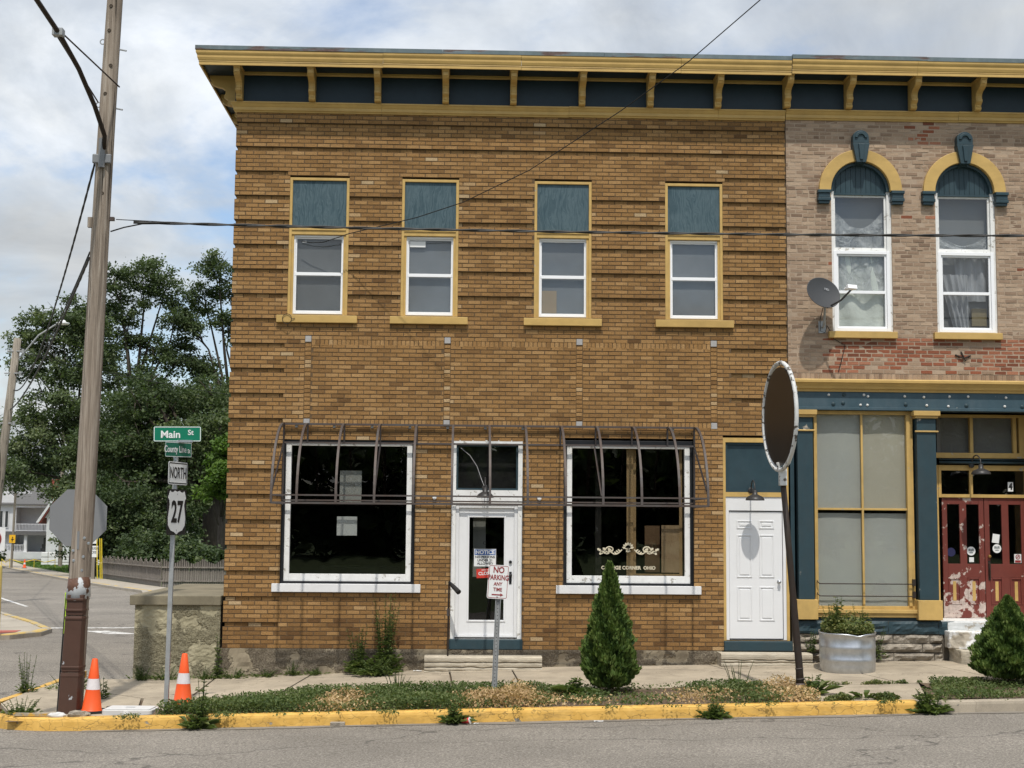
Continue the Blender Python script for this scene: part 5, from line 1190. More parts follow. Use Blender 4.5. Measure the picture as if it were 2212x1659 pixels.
# ------------------------------------------------------------------ utility poles and wires
up_ = thing('utility_pole', 'tall weathered wooden utility pole with brown metal guard at the kerb corner', 'utility pole', (-5.23, -4.0, -.3))
pp = lambda z: (-5.23+.0257*(z+.3)+.012*math.sin(z*.6), -4.0)
zs = [-.4+.5*i for i in range(27)]
ob('pole', MB().tube([(pp(z)[0], pp(z)[1], z) for z in zs], [.148-.0042*(z+.4) for z in zs], 22), M['pole'], up_, smooth=True)
def guardsec(z0, z1, w0, w1, d0, mt, name):
    b = MB(); n = 10
    for z, w_ in ((z0, w0), (z1, w1)):
        x, y = pp(z)
        sec = [(-w_, .06)]+[(-w_*1.0, -.06), (-w_*.96, -.10), (-w_*.8, -d0), (w_*.8, -d0), (w_*.96, -.10), (w_, -.06), (w_, .06)]
        b.v += [(x+u, y+v_, z) for u, v_ in sec]
    n = 8
    for i in range(n-1): b.f.append((i, i+1, n+i+1, n+i)); b.m.append(0)
    b.f += [tuple(range(n, 2*n)), tuple(range(n))[::-1]]; b.m += [0, 0]
    return recalc(ob(name, b, mt, up_, bevel=.008))
guardsec(-.33, .28, .148, .143, .168, M['guard'], 'guard'); guardsec(.29, 1.02, .141, .134, .162, M['guard'], 'guard'); guardsec(1.03, 1.30, .132, .128, .155, M['guard'], 'guard')
for z in (.22, .33, .97, 1.08, 1.22): guardsec(z, z+.035, .151-.013*z, .150-.013*z, .172, M['guard'], 'guard_band')
b = MB()
for z, r_ in ((1.27, .158), (1.40, .146), (1.52, .140)):
    x, y = pp(z); b.v += [(x+r_*math.cos(R(a)), y-r_*1.05*math.sin(R(a)), z-(.05*math.sin(R(a)) if z < 1.3 else 0)+(.012*math.sin(R(a)*2) if z > 1.5 else 0)) for a in range(0, 181, 15)]
for k in range(2):
    for i in range(12): b.f.append((k*13+i, k*13+i+1, (k+1)*13+i+1, (k+1)*13+i)); b.m.append(0)
o = ob('guard_plate', b, M['guardtop'], up_, smooth=True); o.modifiers.new('thick', 'SOLIDIFY').thickness = .006
ob('ground_rod', MB().tube([(pp(z)[0]-.165+.006*z, -4.02, z) for z in (-.3, .5, 1.3)], .012, 6), M['wire'], up_)
ob('conduit', MB().tube([(pp(z)[0]-.155, -4.0, z) for z in (-.3, .4, 1.0)], .02, 8), M['galvpost'], up_)
ob('lime_strip', MB().box(pp(1.1)[0]-.165, pp(1.1)[0]-.135, -4.03, -4.02, .78, 1.32), M['lime'], up_)
for z, dx in ((1.62, .05), (1.75, -.06), (1.88, -.075), (1.80, .06), (2.05, .06), (1.98, .12)):
    x, y = pp(z); ob('metal_tag', MB().lathe([(.022, 0), (.018, -.006), (.001, -.007)], 10, M=Matrix.Translation((x+dx, y-.125, z)) @ Matrix.Rotation(R(-90), 4, 'X')), M['galv'], up_)
ob('metal_strip', MB().box(pp(2)[0]-.03, pp(2)[0]+.0, -4.142, -4.136, 1.90, 2.14), M['alu'], up_)
for z, s in ((8.82, 1), (7.98, 1), (8.92, -1), (8.02, -1)):
    x, y = pp(z)
    if s > 0: ob('bolt', MB().tube([(x+.08, y, z), (x+.21, y-.02, z-.03)], .012, 6).box(x+.09, x+.105, y-.03, y+.03, z-.035, z+.035), M['galvpost'], up_)
    else: ob('eye_bolt', MB().tube([(x-.13+.035*math.cos(a*.6), y, z+.035*math.sin(a*.6)) for a in range(12)], .009, 6), M['galvpost'], up_)
for z in (9.05, 8.55, 6.75, 8.15, 9.4): x, y = pp(z); ob('knot', MB().lathe([(.028, -.004), (.022, -.012), (.001, -.008)], 9, M=Matrix.Translation((x+random.uniform(-.05, .05), y-.105, z)) @ Matrix.Rotation(R(-90), 4, 'X')), M['twig'], up_)
x, y = pp(7.22); ob('arm_bracket', MB().box(x-.13, x+.125, y-.155, y-.10, 7.16, 7.29), M['alu'], up_, bevel=.015); ob('arm_socket', MB().tube([(x, y-.15, 7.10), (x+.0, y-.17, 7.5)], .045, 12), M['alu'], up_)
x, y = pp(5.95); ob('wood_block', MB().box(x-.15, x-.09, y-.09, y-.03, 6.28, 6.42), M['pole'], up_); ob('cable_clamp', MB().box(x+.10, x+.19, y-.03, y+.03, 6.39, 6.44), M['iron'], up_)
# street light arm reaching out over the road
la = thing('street_light', 'dark street light arm reaching from the utility pole over the road', 'street light', (-5.02, -4.17, 7.4))
ap = [(-5.02, -4.17, 7.35), (-5.0, -4.22, 7.52), (-5.05, -4.6, 7.83), (-5.11, -5.2, 8.14), (-5.21, -5.8, 8.41), (-5.29, -6.5, 8.585), (-5.36, -7.4, 8.70), (-5.42, -8.2, 8.76)]
ob('arm', MB().tube(ap, .032, 10), M['darkiron'], la, smooth=True); ob('arm_clamp', MB().box(-5.28, -5.15, -5.86, -5.74, 8.37, 8.46), M['galvpost'], la)
ob('stay_rod', MB().tube([(-5.25, -5.8, 8.40), (-5.14, -4.1, 8.03)], .011, 6), M['darkiron'], la); ob('stay_rod', MB().tube([(-5.19, -5.8, 8.43), (-4.88, -4.0, 8.28)], .011, 6), M['darkiron'], la)
ob('lamp_head', MB().lathe([(.001, .05), (.08, .04), (.12, 0), (.10, -.05), (.001, -.07)], 16, M=Matrix.Translation((-5.45, -8.5, 8.76)) @ Matrix.Diagonal((1, 2.4, 1, 1))), M['alu'], la, smooth=True)
def span(a, b_, sag, n=24): return [tuple(lerp(a[i], b_[i], k/n) for i in (0, 1)) + (lerp(a[2], b_[2], k/n)-4*sag*(k/n)*(1-k/n),) for k in range(n+1)]
def wire(name, label, pts, r_=.01, mt='wire', twist=False, group=None):
    b = MB()
    if twist:
        L = 0; P = [Vector(p) for p in pts]; dense = []
        for p, q in zip(P, P[1:]):
            n = max(2, int((q-p).length/.09)); dense += [p.lerp(q, i/n) for i in range(n)]
        dense.append(P[-1])
        for ph in (0, math.pi):
            b.tube([p+Vector((0, math.sin(i*.55+ph), math.cos(i*.55+ph)))*r_*.85 for i, p in enumerate(dense)], r_, 6)
    else: b.tube(pts, r_, 6)
    return tag(ob(name, b, M[mt], smooth=True), label, 'cable', group)
wire('service_cable', 'twisted black cable strung level across both brick facades', span((-4.62, -4.0, 6.375), (14, -4.0, 6.50), .10, 40), .0125, 'twistwire', True)
wire('cable_tail', 'thin messenger wire from the pole to the level twisted cable', [(-4.86, -4.0, 6.41), (-4.2, -4.0, 6.385)], .006)
wire('cable_tail', 'lower drooping cable tail joining the pole to the level twisted cable', [(-4.93, -4.0, 6.24), (-4.75, -4.0, 6.30), (-4.5, -4.0, 6.355), (-4.1, -4.0, 6.365)], .010)
wire('service_drop', 'thin black wire rising from the leftmost upper window towards the upper right', [(-2.80, -.02, 6.935), (-2.6, -.06, 6.90), (-2.41, -.1, 6.905), (-1.99, -.3, 7.01), (-.84, -1.0, 7.15), (-.1, -1.5, 7.295), (.9, -2.4, 7.60), (2.1, -4.0, 8.06), (2.85, -5.4, 8.33), (3.45, -7.0, 8.56), (4.6, -10, 9.1)], .0075)
wp = thing('utility_pole', 'grey leaning wooden utility pole at the left edge of the photo', 'utility pole', (-17.2, 28, -.7))
lp = lambda z: (-17.05+.085*(z+.7), 28.0)
ob('pole', MB().tube([(lp(z)[0], 28, z) for z in (-.7, 2, 5, 8.78)], [.20, .18, .155, .13], 14), M['pole2'], wp, smooth=True)
for z in (8.3, 7.5, 5.7): ob('insulator', MB().tube([(lp(z)[0]-.28, 27.9, z), (lp(z)[0]+.30, 27.9, z)], .025, 6).tube([(lp(z)[0]+.28, 27.9, z-.08), (lp(z)[0]+.28, 27.9, z+.08)], .05, 8), M['galvpost'], wp)
fl = thing('street_lamp', 'pale street lamp head on an arm beyond the utility poles', 'street light', (-16.2, 28, 8.2))
ob('arm', MB().tube([(-16.2, 28, 8.0), (-15.5, 28, 8.9), (-14.9, 28, 9.3)], .03, 8), M['galvpost'], fl); ob('lamp_head', MB().lathe([(.001, .10), (.09, .07), (.10, .02), (.24, -.02), (.22, -.07), (.001, -.08)], 14, (-14.65, 28, 9.38)), M['signwhite'], fl, smooth=True)
for a, b_, sag, r_, tw, lb_ in (((-5.17, -4.05, 7.16), (-16.3, 28, 6.9), .9, .013, True, 'uppermost twisted cable between the two left utility poles'), ((-5.2, -4.05, 5.85), (-16.4, 28, 6.2), .35, .016, True, 'lower twisted cable between the two left utility poles'),
                            ((-5.2, -4.0, 5.95), (-16.2, 28, 7.5), .5, .012, False, 'middle cable between the two left utility poles'), ((-16.2, 28, 8.3), (-5.15, 60, 9.0), .5, .012, False, 'thin wire leaving the grey pole towards the tall trees'),
                            ((-16.3, 28, 5.7), (-35, 98, 9.0), .8, .014, False, 'thin wire running from the grey pole to the far pole')):
    wire('overhead_cable', lb_, span(a, b_, sag), r_, 'wire', tw, 'overhead cables at the left')
tp = thing('utility_pole', 'distant utility pole with crossarm among the dark trees', 'utility pole', (-34.7, 100, -1.8))
ob('pole', MB().tube([(-34.6, 100, -1.8), (-34.8, 100, 11.1)], [.19, .14], 10), M['pole2'], tp); ob('crossarm', MB().box(-35.5, -33.9, 99.85, 99.95, 10.45, 10.6), M['fencewood'], tp)
for x in (-35.4, -34.9, -34.3, -33.95): ob('insulator', MB().tube([(x, 99.9, 10.6), (x, 99.9, 10.78)], .05, 6), M['signwhite'], tp)
ob('lamp_arm', MB().tube([(-34.7, 99.9, 5.0), (-35.3, 99.5, 5.7), (-36.3, 99.2, 5.85)], .04, 6), M['alu'], tp); ob('lamp_head', MB().box(-36.8, -36.2, 99.1, 99.3, 5.78, 5.9), M['alu'], tp)
yp = thing('sign_post', 'slim wooden pole with small yellow warning sign near the white house', 'sign', (-37.1, 95, -1.8))
ob('pole', MB().tube([(-37.15, 95, -1.8), (-37.05, 95, 5.4)], .10, 8), M['pole2'], yp); ob('yellow_plate', MB().box(-37.38, -36.88, 94.85, 94.87, .32, .98), M['signyellow'], yp)
ob('figure', MB().tube([(-37.13, 94.84, .45), (-37.1, 94.84, .68)], .04, 6).lathe([(.001, .06), (.05, .0), (.001, -.06)], 8, (-37.1, 94.84, .78)).box(-37.22, -36.98, 94.835, 94.845, .60, .65), M['signblack'], yp)
ns2 = thing('no_turn_sign', 'white sign with red ring cut by the left photo edge', 'sign', (-10.55, 9.2, -.3))
ob('plate', MB().box(-10.98, -10.33, 9.0, 9.004, 1.58, 2.10), M['signwhite'], ns2); ob('ring', MB().tube([(-10.63+.20*math.cos(R(a)), 8.997, 1.84+.20*math.sin(R(a))) for a in range(0, 361, 15)], .022, 6), M['signred'], ns2); ob('post', MB().tube([(-10.65, 9.03, -.3), (-10.65, 9.03, 2.0)], .025, sq=True), M['galvpost'], ns2)
bo = thing('bollard', 'chipped yellow steel bollard at the left photo edge', 'bollard', (-10.47, 9.4, -.3)); ob('tube', MB().lathe([(.105, -.3), (.105, 1.2), (.09, 1.26), (.001, 1.28)], 18, (-10.47, 9.0, 0)), peel('bollard_paint', (.60, .47, .14), (.03, .028, .025), .63, .645, 4), bo, smooth=True)
tr = thing('truck_sign', 'white truck restriction sign on a wooden post right of the utility pole', 'sign', (-21.5, 60, -1.3))
ob('post', MB().box(-21.62, -21.42, 60.02, 60.2, -1.3, .5), M['pole2'], tr); ob('plate', MB().box(-22.0, -21.25, 60.0, 60.012, .12, .78), M['signwhite'], tr); ob('small_plate', MB().box(-21.75, -21.30, 60.0, 60.012, .90, 1.35), M['signwhite'], tr)
letter('lettering', 'THROUGH', .19, (-21.63, 59.995, .62), M['signblack'], tr, bold=.02, xs=.8); letter('lettering', 'TRUCKS', .19, (-21.63, 59.995, .40), M['signblack'], tr, bold=.02, xs=.8)
for x in (-21.22, -21.05, -20.95): tag(ob('guy_guard', MB().tube([(x, 60, -1.3), (x-.12, 60, 1.2)], .03, 8), M['guyyellow']), {-21.22: 'yellow plastic guy wire sleeve nearest the truck sign', -21.05: 'middle one of three yellow guy wire sleeves', -20.95: 'yellow plastic guy wire sleeve farthest from the truck sign'}[x], 'guy sleeve', 'yellow guy sleeves')

# ------------------------------------------------------------------ fence beside the side street
fn = thing('picket_fence', 'silvered scalloped wooden fence beyond the retaining wall', 'fence', (-15.8, 48, -1.1))
pm = {}
def fence_run(A, B, period):
    L = (B-A).length; d = (B-A).normalized(); nr = Vector((d.y, -d.x, 0)); n = int(L/.108); pw = L/n
    for k in range(n):
        c = A+d*(k+.5)*pw; z0 = -.30-.0165*c.y+.10+random.uniform(-.015, .015); ph = (k % period)/(period-1); hh = 1.40-.20*math.sin(ph*math.pi)+random.uniform(-.012, .012); hh = round(hh/.02)*.02
        if hh not in pm:
            w_ = .050; pm[hh] = MB().prism([(-w_, 0), (w_, 0), (w_, hh-.05), (w_*.4, hh), (-w_*.4, hh), (-w_, hh-.05)], -.01, .012, 'y').mesh('picket'); pm[hh].materials.append(M['fencewood'])
        o = bpy.data.objects.new('picket', pm[hh]); COL.objects.link(o); o.parent = fn; o.location = c+Vector((0, 0, z0))-wloc(fn); o.rotation_euler = (random.uniform(-.02, .02), random.uniform(-.012, .012), math.atan2(d.y, d.x)+math.pi)
    for z in (.35, 1.0):
        p, q = A-nr*.05, B-nr*.05; ob('rail', MB().tube([(p.x, p.y, -.30-.0165*p.y+.1+z), (q.x, q.y, -.30-.0165*q.y+.1+z)], .03, sq=True), M['fencewood'], fn)
fence_run(Vector((-8.6, 45.0, 0)), Vector((-14.5, 45.6, 0)), 9); fence_run(Vector((-14.55, 45.7, 0)), Vector((-21.6, 62.5, 0)), 13)

# ------------------------------------------------------------------ white houses far behind
ho = thing('house', 'white two storey clapboard house with grey roof and double porch', 'house', (-48, 141, -1.8))
GZ = -2.1
ob('wall', MB().box(-52.8, -43.6, 139.5, 148, GZ, 4.1).prism([(-52.8, 4.1), (-52.8, 4.1), (-50.2, 5.9), (-47.6, 4.1)], 139.4, 139.5, 'y'), M['siding'], ho)
ob('roof', MB().prism([(136.6, 3.95), (142.2, 6.35), (148.4, 3.9), (148.4, 3.75), (142.2, 6.1), (136.6, 3.80)], -53.2, -43.2, 'x'), M['shingle'], ho)
ob('gable', MB().prism([(-54.3, 3.7), (-51.3, 5.5), (-50.2, 4.6), (-50.3, 3.7)], 136.9, 137.1, 'y'), M['siding'], ho)
ob('bay_wall', MB().box(-54.5, -50.3, 137.1, 140, GZ, 3.7), M['siding'], ho)
for x in (-51.9, -51.3): w_ = ob('window', MB().frame(x, x+.45, 1.3, 3.2, .07, 137.0, 137.09), M['siding'], ho); ob('pane', MB().box(x+.07, x+.38, 137.03, 137.06, 1.37, 3.13), M['darkpane'], w_)
pr = ob('porch_roof', MB().prism([(-54.6, .55), (-43.4, .45), (-43.4, .8), (-54.6, .95)], 136.0, 139.4, 'y'), M['shingle'], ho)
ob('porch_deck', MB().box(-54.6, -43.4, 136.1, 139.4, GZ, -1.35), M['siding'], ho); ob('balcony_beam', MB().box(-50.2, -43.4, 136.8, 139.4, 3.55, 3.8), M['siding'], ho)
for x in (-50.1, -46.55, -43.7): ob('porch_post', MB().box(x-.09, x+.09, 136.9, 137.1, .8, 3.6), M['siding'], ho)
for x in (-54.2, -51.5, -48.7, -46.0, -43.7): ob('porch_post', MB().box(x-.16, x+.16, 136.3, 136.6, -1.35, .5), M['siding'], ho)
def balus(x0, x1, z0, z1, y):
    b = MB(); b.box(x0, x1, y, y+.06, z1-.07, z1); b.box(x0, x1, y, y+.06, z0, z0+.06); n = int((x1-x0)/.16)
    for k in range(n): b.box(x0+.16*k, x0+.16*k+.05, y+.01, y+.05, z0+.06, z1-.07)
    return ob('railing', b, M['siding'], ho)
balus(-50.1, -43.7, .95, 1.75, 136.95); balus(-54.2, -48.8, -1.3, -.55, 136.4)
for x, lo, hi, wd in ((-47.9, .9, 3.0, .9), (-45.6, 1.4, 3.0, .8), (-52.8, -1.0, .2, .8), (-47.7, -1.3, .3, .9), (-45.3, -1.1, .3, 1.2)): w_ = ob('window', MB().frame(x, x+wd, lo, hi, .09, 139.38, 139.49), M['siding'], ho); ob('pane', MB().box(x+.09, x+wd-.09, 139.42, 139.46, lo+.09, hi-.09), M['darkpane'], w_)
for x, z in ((-49.5, -1.1), (-46.9, -1.1)): tag(ob('porch_chair', MB().box(x-.3, x+.3, 137, 137.5, z-.2, z+.15).box(x-.3, x+.3, 137.45, 137.55, z+.15, z+.6), M['darkpane']), 'dark chair on the porch, %s of the white house' % ('left bay' if x < -48 else 'right bay'), 'chair', 'porch chairs')
h2 = thing('house', 'white house with steep red gable roof behind the octagonal sign', 'house', (-41, 131, -2))
ob('wall', MB().box(-44.6, -38.5, 130, 138, -2.2, 2.4).prism([(-45.0, 2.4), (-42.5, 6.2), (-40.0, 2.4)], 130, 130.2, 'y'), M['siding'], h2)
ob('roof', MB().prism([(-45.6, 1.9), (-42.5, 6.65), (-39.4, 1.9), (-39.8, 1.8), (-42.5, 6.1), (-45.2, 1.8)], 129.5, 138, 'y'), M['redroof'], h2); ob('barge_board', MB().prism([(-45.6, 1.9), (-42.5, 6.65), (-42.5, 6.3), (-45.3, 1.9)], 129.4, 129.49, 'y').prism([(-42.5, 6.65), (-39.4, 1.9), (-39.7, 1.9), (-42.5, 6.3)], 129.4, 129.49, 'y'), M['siding'], h2); ob('chimney', MB().box(-45.1, -44.4, 133, 134, 1.5, 6.6), M['redchimney'], h2)
w_ = ob('window', MB().frame(-43, -42, 2.6, 4.2, .1, 129.9, 129.99), M['siding'], h2); ob('pane', MB().box(-42.9, -42.1, 129.93, 129.96, 2.7, 4.1), M['darkpane'], w_)
# white stone garden walls and pillars
def stonewall(label, x0, x1, y, z0, z1, th=.5):
    t_ = thing('garden_wall', label, 'wall', ((x0+x1)/2, y, z0)); n = max(1, int((x1-x0)/.55)); rows = max(1, int((z1-z0)/.36)); ob('core', MB().box(x0+.02, x1-.02, y+.04, y+th, z0, z1-.02), M['farwalk'], t_)
    for r_ in range(rows):
        for k in range(n):
            a, c = lerp(x0, x1, k/n), lerp(x0, x1, (k+1)/n); zz0, zz1 = lerp(z0, z1, r_/rows), lerp(z0, z1, (r_+1)/rows); ob('block', MB().box(a+.02, c-.02, y+random.uniform(-.04, 0), y+.05, zz0+.02, zz1-.02), M['signwhite'], t_, bevel=.04)
stonewall('low white block garden wall left of the dark bush', -38.6, -35.4, 108, -2.1, -.7); stonewall('white block pillar right of the dark bush', -33.6, -31.6, 108, -2.1, -.2); stonewall('taller white block pier beside the utility pole', -30.6, -29.6, 108, -2.1, .6)
# caution tape
ct = thing('caution_tape', 'yellow caution tape strung round small stakes on the far lawn', 'tape', (-37, 96, -1.7))
sp_ = [(-38.6, 97, -1.75), (-37.3, 95, -1.7), (-35.2, 94.6, -1.7), (-33.9, 96, -1.75)]
for p in sp_: ob('stake', MB().tube([p, (p[0], p[1], p[2]+.75)], .02, 5), M['guyyellow'], ct)
for p, q in zip(sp_, sp_[1:]): ob('tape', MB().tube([(p[0], p[1], p[2]+.7), ((p[0]+q[0])/2, (p[1]+q[1])/2, p[2]+.45), (q[0], q[1], q[2]+.68)], .03, 4), M['guyyellow'], ct)
# ------------------------------------------------------------------ vegetation
def leaf_quads(P, size, up_bias=.35, aspect=.6, outward=None):
    """rhombic leaves at points P with random orientation"""
    N = len(P); n = RNG.normal(0, 1, (N, 3)); n[:, 2] = np.abs(n[:, 2])+up_bias
    if outward is not None: n += outward
    n /= np.linalg.norm(n, axis=1)[:, None]
    a = np.cross(n, RNG.normal(0, 1, (N, 3))); a /= np.linalg.norm(a, axis=1)[:, None]; b = np.cross(n, a)
    s = size*RNG.uniform(.6, 1.35, (N, 1)); a *= s*.5; b *= s*.5*aspect; mid = a*RNG.uniform(-.25, .05, (N, 1))+n*s*.06
    return np.stack([P-a, P+mid-b, P+a, P+mid+b], 1)
def crown_points(clumps, n, sub=15, spread=.40, keep=1.0):
    P, T = [], []; vol = np.array([c[3]**2 for c in clumps]); vol = vol/vol.sum()
    for c, v_ in zip(clumps, vol):
        k = int(n*v_); cen = RNG.normal(0, 1, (sub, 3)); cen /= np.linalg.norm(cen, axis=1)[:, None]; cen *= (RNG.uniform(.2, 1.0, (sub, 1))**.6)*c[3]*1.15; cen[:, 2] *= .72
        st = RNG.normal(0, .16, sub); i = RNG.integers(0, sub, k)
        off = RNG.normal(0, 1, (k, 3))*c[3]*spread*.55*np.array([1, 1, .6]); P.append(np.array(c[:3])+cen[i]+off); T.append(.45+st[i]+RNG.normal(0, .16, k)+RNG.normal(0, .08))
    return np.concatenate(P), np.clip(np.concatenate(T), 0, 1)
def ellips(c, r_, n, rad, rng=None):
    out = []
    for k in range(n):
        d = np.array([random.gauss(0, 1) for _ in range(3)]); d /= np.linalg.norm(d); q = random.uniform(.35, 1)**.5
        out.append((c[0]+d[0]*r_[0]*q, c[1]+d[1]*r_[1]*q, c[2]+d[2]*r_[2]*q, rad*random.uniform(.7, 1.25)))
    return out
def tree(name, label, base, r0, fork, clumps, mat, n, size, group='trees behind the corner building', limbs=True, bark='bark', bare=0, lean=(0, 0)):
    t_ = thing(name, label, 'tree', base, group); bx, by, bz = base; b = MB()
    tp_ = Vector((bx+lean[0], by+lean[1], fork)); tr_ = [Vector((bx, by, bz-.2)), Vector((bx+lean[0]*.2, by, bz+(fork-bz)*.4)), tp_]
    b.tube(tr_, [r0*1.25, r0, r0*.8], 12)
    if limbs:
        top = max(c[2] for c in clumps)
        for c in clumps:
            e = Vector(c[:3]); st = Vector((bx, by, bz)).lerp(tp_, random.uniform(.75, 1)); rr_ = r0*.42*min(1.6, max(.35, c[3]/2))
            m1 = st.lerp(e, .4)+Vector((random.uniform(-.4, .4), random.uniform(-.4, .4), (e-st).length*.10)); m2 = st.lerp(e, .75)+Vector((random.uniform(-.4, .4), random.uniform(-.4, .4), (e-st).length*.06))
            b.tube([st, m1, m2, e], [rr_, rr_*.7, rr_*.42, rr_*.15], 7)
            for _ in range(3+bare):
                d = Vector((random.gauss(0, 1), random.gauss(0, 1), random.gauss(.4, .8))).normalized()*c[3]*random.uniform(.7, 1.05); b.tube([m2.lerp(e, random.random()), e+d*.5, e+d], [rr_*.28, rr_*.16, rr_*.06], 5)
    ob('trunk', b, M[bark], t_, smooth=True)
    P, T = crown_points(clumps, n); quads('crown', leaf_quads(P, size), M[mat], T, t_, kind='stuff')
    return t_
tree('broadleaf_tree', 'massive dark leafed tree with thick forked trunk right behind the fence', (-17.3, 75, -1.4), .82, 4.2, ellips((-20.0, 74, 8.5), (5.0, 4.5, 3.6), 22, 1.9)+ellips((-23.5, 72, 5.2), (3.6, 3, 3.4), 14, 1.7)+ellips((-16, 74, 7.5), (2.0, 3, 2.5), 6, 1.6), 'leafdark', 56000, .24)
tree('broadleaf_tree', 'tall open crowned tree just left of the brick corner, highest of all', (-18.2, 88, -1.6), .5, 9.5, [(-19.6, 87, 22.0, 1.5), (-20.8, 88, 19.6, 1.5), (-18.6, 88, 20.2, 1.4), (-17.2, 88, 20.9, 1.3), (-16.0, 88, 19.4, 1.5), (-21.3, 87, 17.0, 1.6), (-18.8, 88, 17.2, 1.5), (-16.2, 87, 16.2, 1.7), (-20.6, 88, 14.2, 1.7), (-17.0, 88, 13.4, 1.7), (-19.2, 88, 12.0, 1.7), (-21.6, 88, 11.5, 1.6), (-15.6, 88, 11.2, 1.7), (-22.6, 88, 15.2, 1.2)], 'leaf', 30000, .23, bare=3)
tree('broadleaf_tree', 'tall loose crowned tree directly right of the near utility pole', (-25.5, 86, -1.6), .48, 8.5, [(-27.2, 85, 20.6, 1.6), (-25.2, 86, 21.0, 1.7), (-23.4, 86, 20.2, 1.6), (-28.6, 86, 18.2, 1.7), (-26.0, 86, 18.4, 1.6), (-22.6, 86, 18.0, 1.5), (-27.4, 86, 15.8, 1.7), (-24.2, 86, 15.6, 1.5), (-22.2, 86, 14.6, 1.5), (-28.8, 86, 13.2, 1.8), (-25.6, 86, 12.8, 1.7), (-22.8, 86, 12.0, 1.7)], 'leaf', 28000, .23, bare=2)
tree('broadleaf_tree', 'wide leafy tree left of the near utility pole', (-28.0, 80, -1.5), .34, 6, [(-29.6, 80, 17.0, 1.7), (-31.2, 80, 16.2, 1.5), (-28.2, 80, 16.4, 1.7), (-32.6, 80, 15.2, 1.2), (-27.2, 80, 14.6, 1.8), (-30.2, 80, 14.8, 1.7), (-31.6, 80, 13.2, 1.4), (-28.6, 80, 12.6, 1.7), (-29.8, 79, 10.4, 2.0), (-27.4, 79, 9.8, 2.0), (-31.4, 79, 8.4, 1.9), (-29.0, 79, 7.2, 2.2), (-26.4, 78, 7.0, 2.0), (-31.2, 78, 5.6, 1.9), (-28.4, 78, 4.6, 1.9), (-25.6, 78, 4.6, 1.8)], 'leaf', 44000, .24)
tree('leafy_shrub_tree', 'low dark tree leaning over the left end of the scalloped fence', (-23.6, 68, -1.3), .22, 1.2, ellips((-22.4, 68, 2.2), (3.2, 1.6, 2.4), 24, 1.15)+ellips((-18.6, 69.5, 2.2), (1.4, 1.2, 2.2), 10, .95), 'leafdark', 24000, .23)
for x_, lb_ in ((-10.5, 'leafy tree screened by the left side of the brick building'), (-3.5, 'leafy tree screened by the middle of the brick building')): tree('broadleaf_tree', lb_, (x_, 90, -1.7), .4, 4, ellips((x_, 90, 7), (4.5, 3, 5), 18, 2.0), 'leafdark', 12000, .36)
tree('bright_tree', 'small bright yellow green tree against the brick corner', (-14.6, 62, -1.2), .18, 2.5, ellips((-14.2, 62, 5.4), (1.5, 1.5, 2.0), 10, 1.0), 'leafbright', 7000, .26)
tree('broadleaf_tree', 'dark tree behind the fence at the foot of the thick trunk', (-13.5, 80, -1.4), .3, 2.5, ellips((-14.2, 80, 3.6), (2.6, 2, 3.2), 12, 1.5), 'leafdark', 9000, .30)
tree('broadleaf_tree', 'tree crown at the extreme left photo edge behind the grey pole', (-41.5, 96, -1.9), .4, 5, ellips((-41.6, 96, 7.6), (2.6, 2, 3.4), 14, 1.6), 'leaf', 10000, .33)
tree('broadleaf_tree', 'tree whose topmost leaves peep over the right hand cornice', (14.3, 21, -.3), .3, 9, [(14.05, 21, 17.0, .35), (14.45, 21, 17.05, .28), (14.2, 21, 15.8, 1.2), (15.4, 21, 16.6, .45), (13.4, 21, 15, 1.5), (15.2, 21, 14.8, 1.5), (14.3, 21, 12.5, 2)], 'leaf', 9000, .2, group='trees behind the shops')
# trees on the other side of the road, behind the photographer, which the glass mirrors
for k, (x, y, w_, h_) in enumerate(((-17, -50, 7, 10), (-5.5, -54, 7, 8), (5, -52, 6, 7.5), (15, -50, 7, 9), (27, -52, 8, 10))):
    tree('roadside_tree', ('leftmost dark tree across the road mirrored in the shop glass', 'second dark tree across the road mirrored in the left shop window', 'middle dark tree across the road mirrored in the entrance glass', 'fourth dark tree across the road mirrored in the papered window', 'rightmost dark tree across the road mirrored in the red doors')[k], (x, y, .4), .35, 2.5, ellips((x, y, h_*.5), (w_, 3, h_*.45), 22, 2.4), 'leafdark', 7000, .75, group='trees across the road')
# conifers
def conifer(label, x, y, z0, h_, r_):
    t_ = thing('conifer', label, 'tree', (x, y, z0), 'conifers behind the houses'); ob('trunk', MB().tube([(x, y, z0), (x, y, z0+h_*.97)], [.3, .03], 8), M['bark'], t_)
    n = 9000; u = RNG.uniform(.08, 1, n)**.8; lay = np.floor(u*16)/16; rad = r_*(1-u)**.8*(1-.45*((u*16) % 1))*RNG.uniform(.3, 1, n)**.4; a = RNG.uniform(0, 6.283, n); rad *= 1+.25*np.sin(a*5+lay*40)
    P = np.stack([x+rad*np.cos(a), y+rad*np.sin(a), z0+u*h_-rad*.18], 1); quads('crown', leaf_quads(P, .42, .1, .35), M['needle'], np.clip(RNG.normal(.45, .2, n), 0, 1), t_, kind='stuff')
conifer('dark conifer rising behind the grey roofed white house', -43.0, 152, -2.2, 17.5, 4.2); conifer('second dark conifer behind the distant crossarm pole', -38.0, 158, -2.2, 18.5, 4.4); conifer('dark conifer at the far left behind the white house', -52.5, 158, -2.2, 16, 4.5)
tree('broadleaf_tree', 'broad dark tree mass behind the red roofed house', (-33, 165, -2.2), .5, 4, ellips((-33, 165, 8), (8, 4, 7), 22, 2.8), 'leafdark', 15000, .5, group='trees behind the houses')
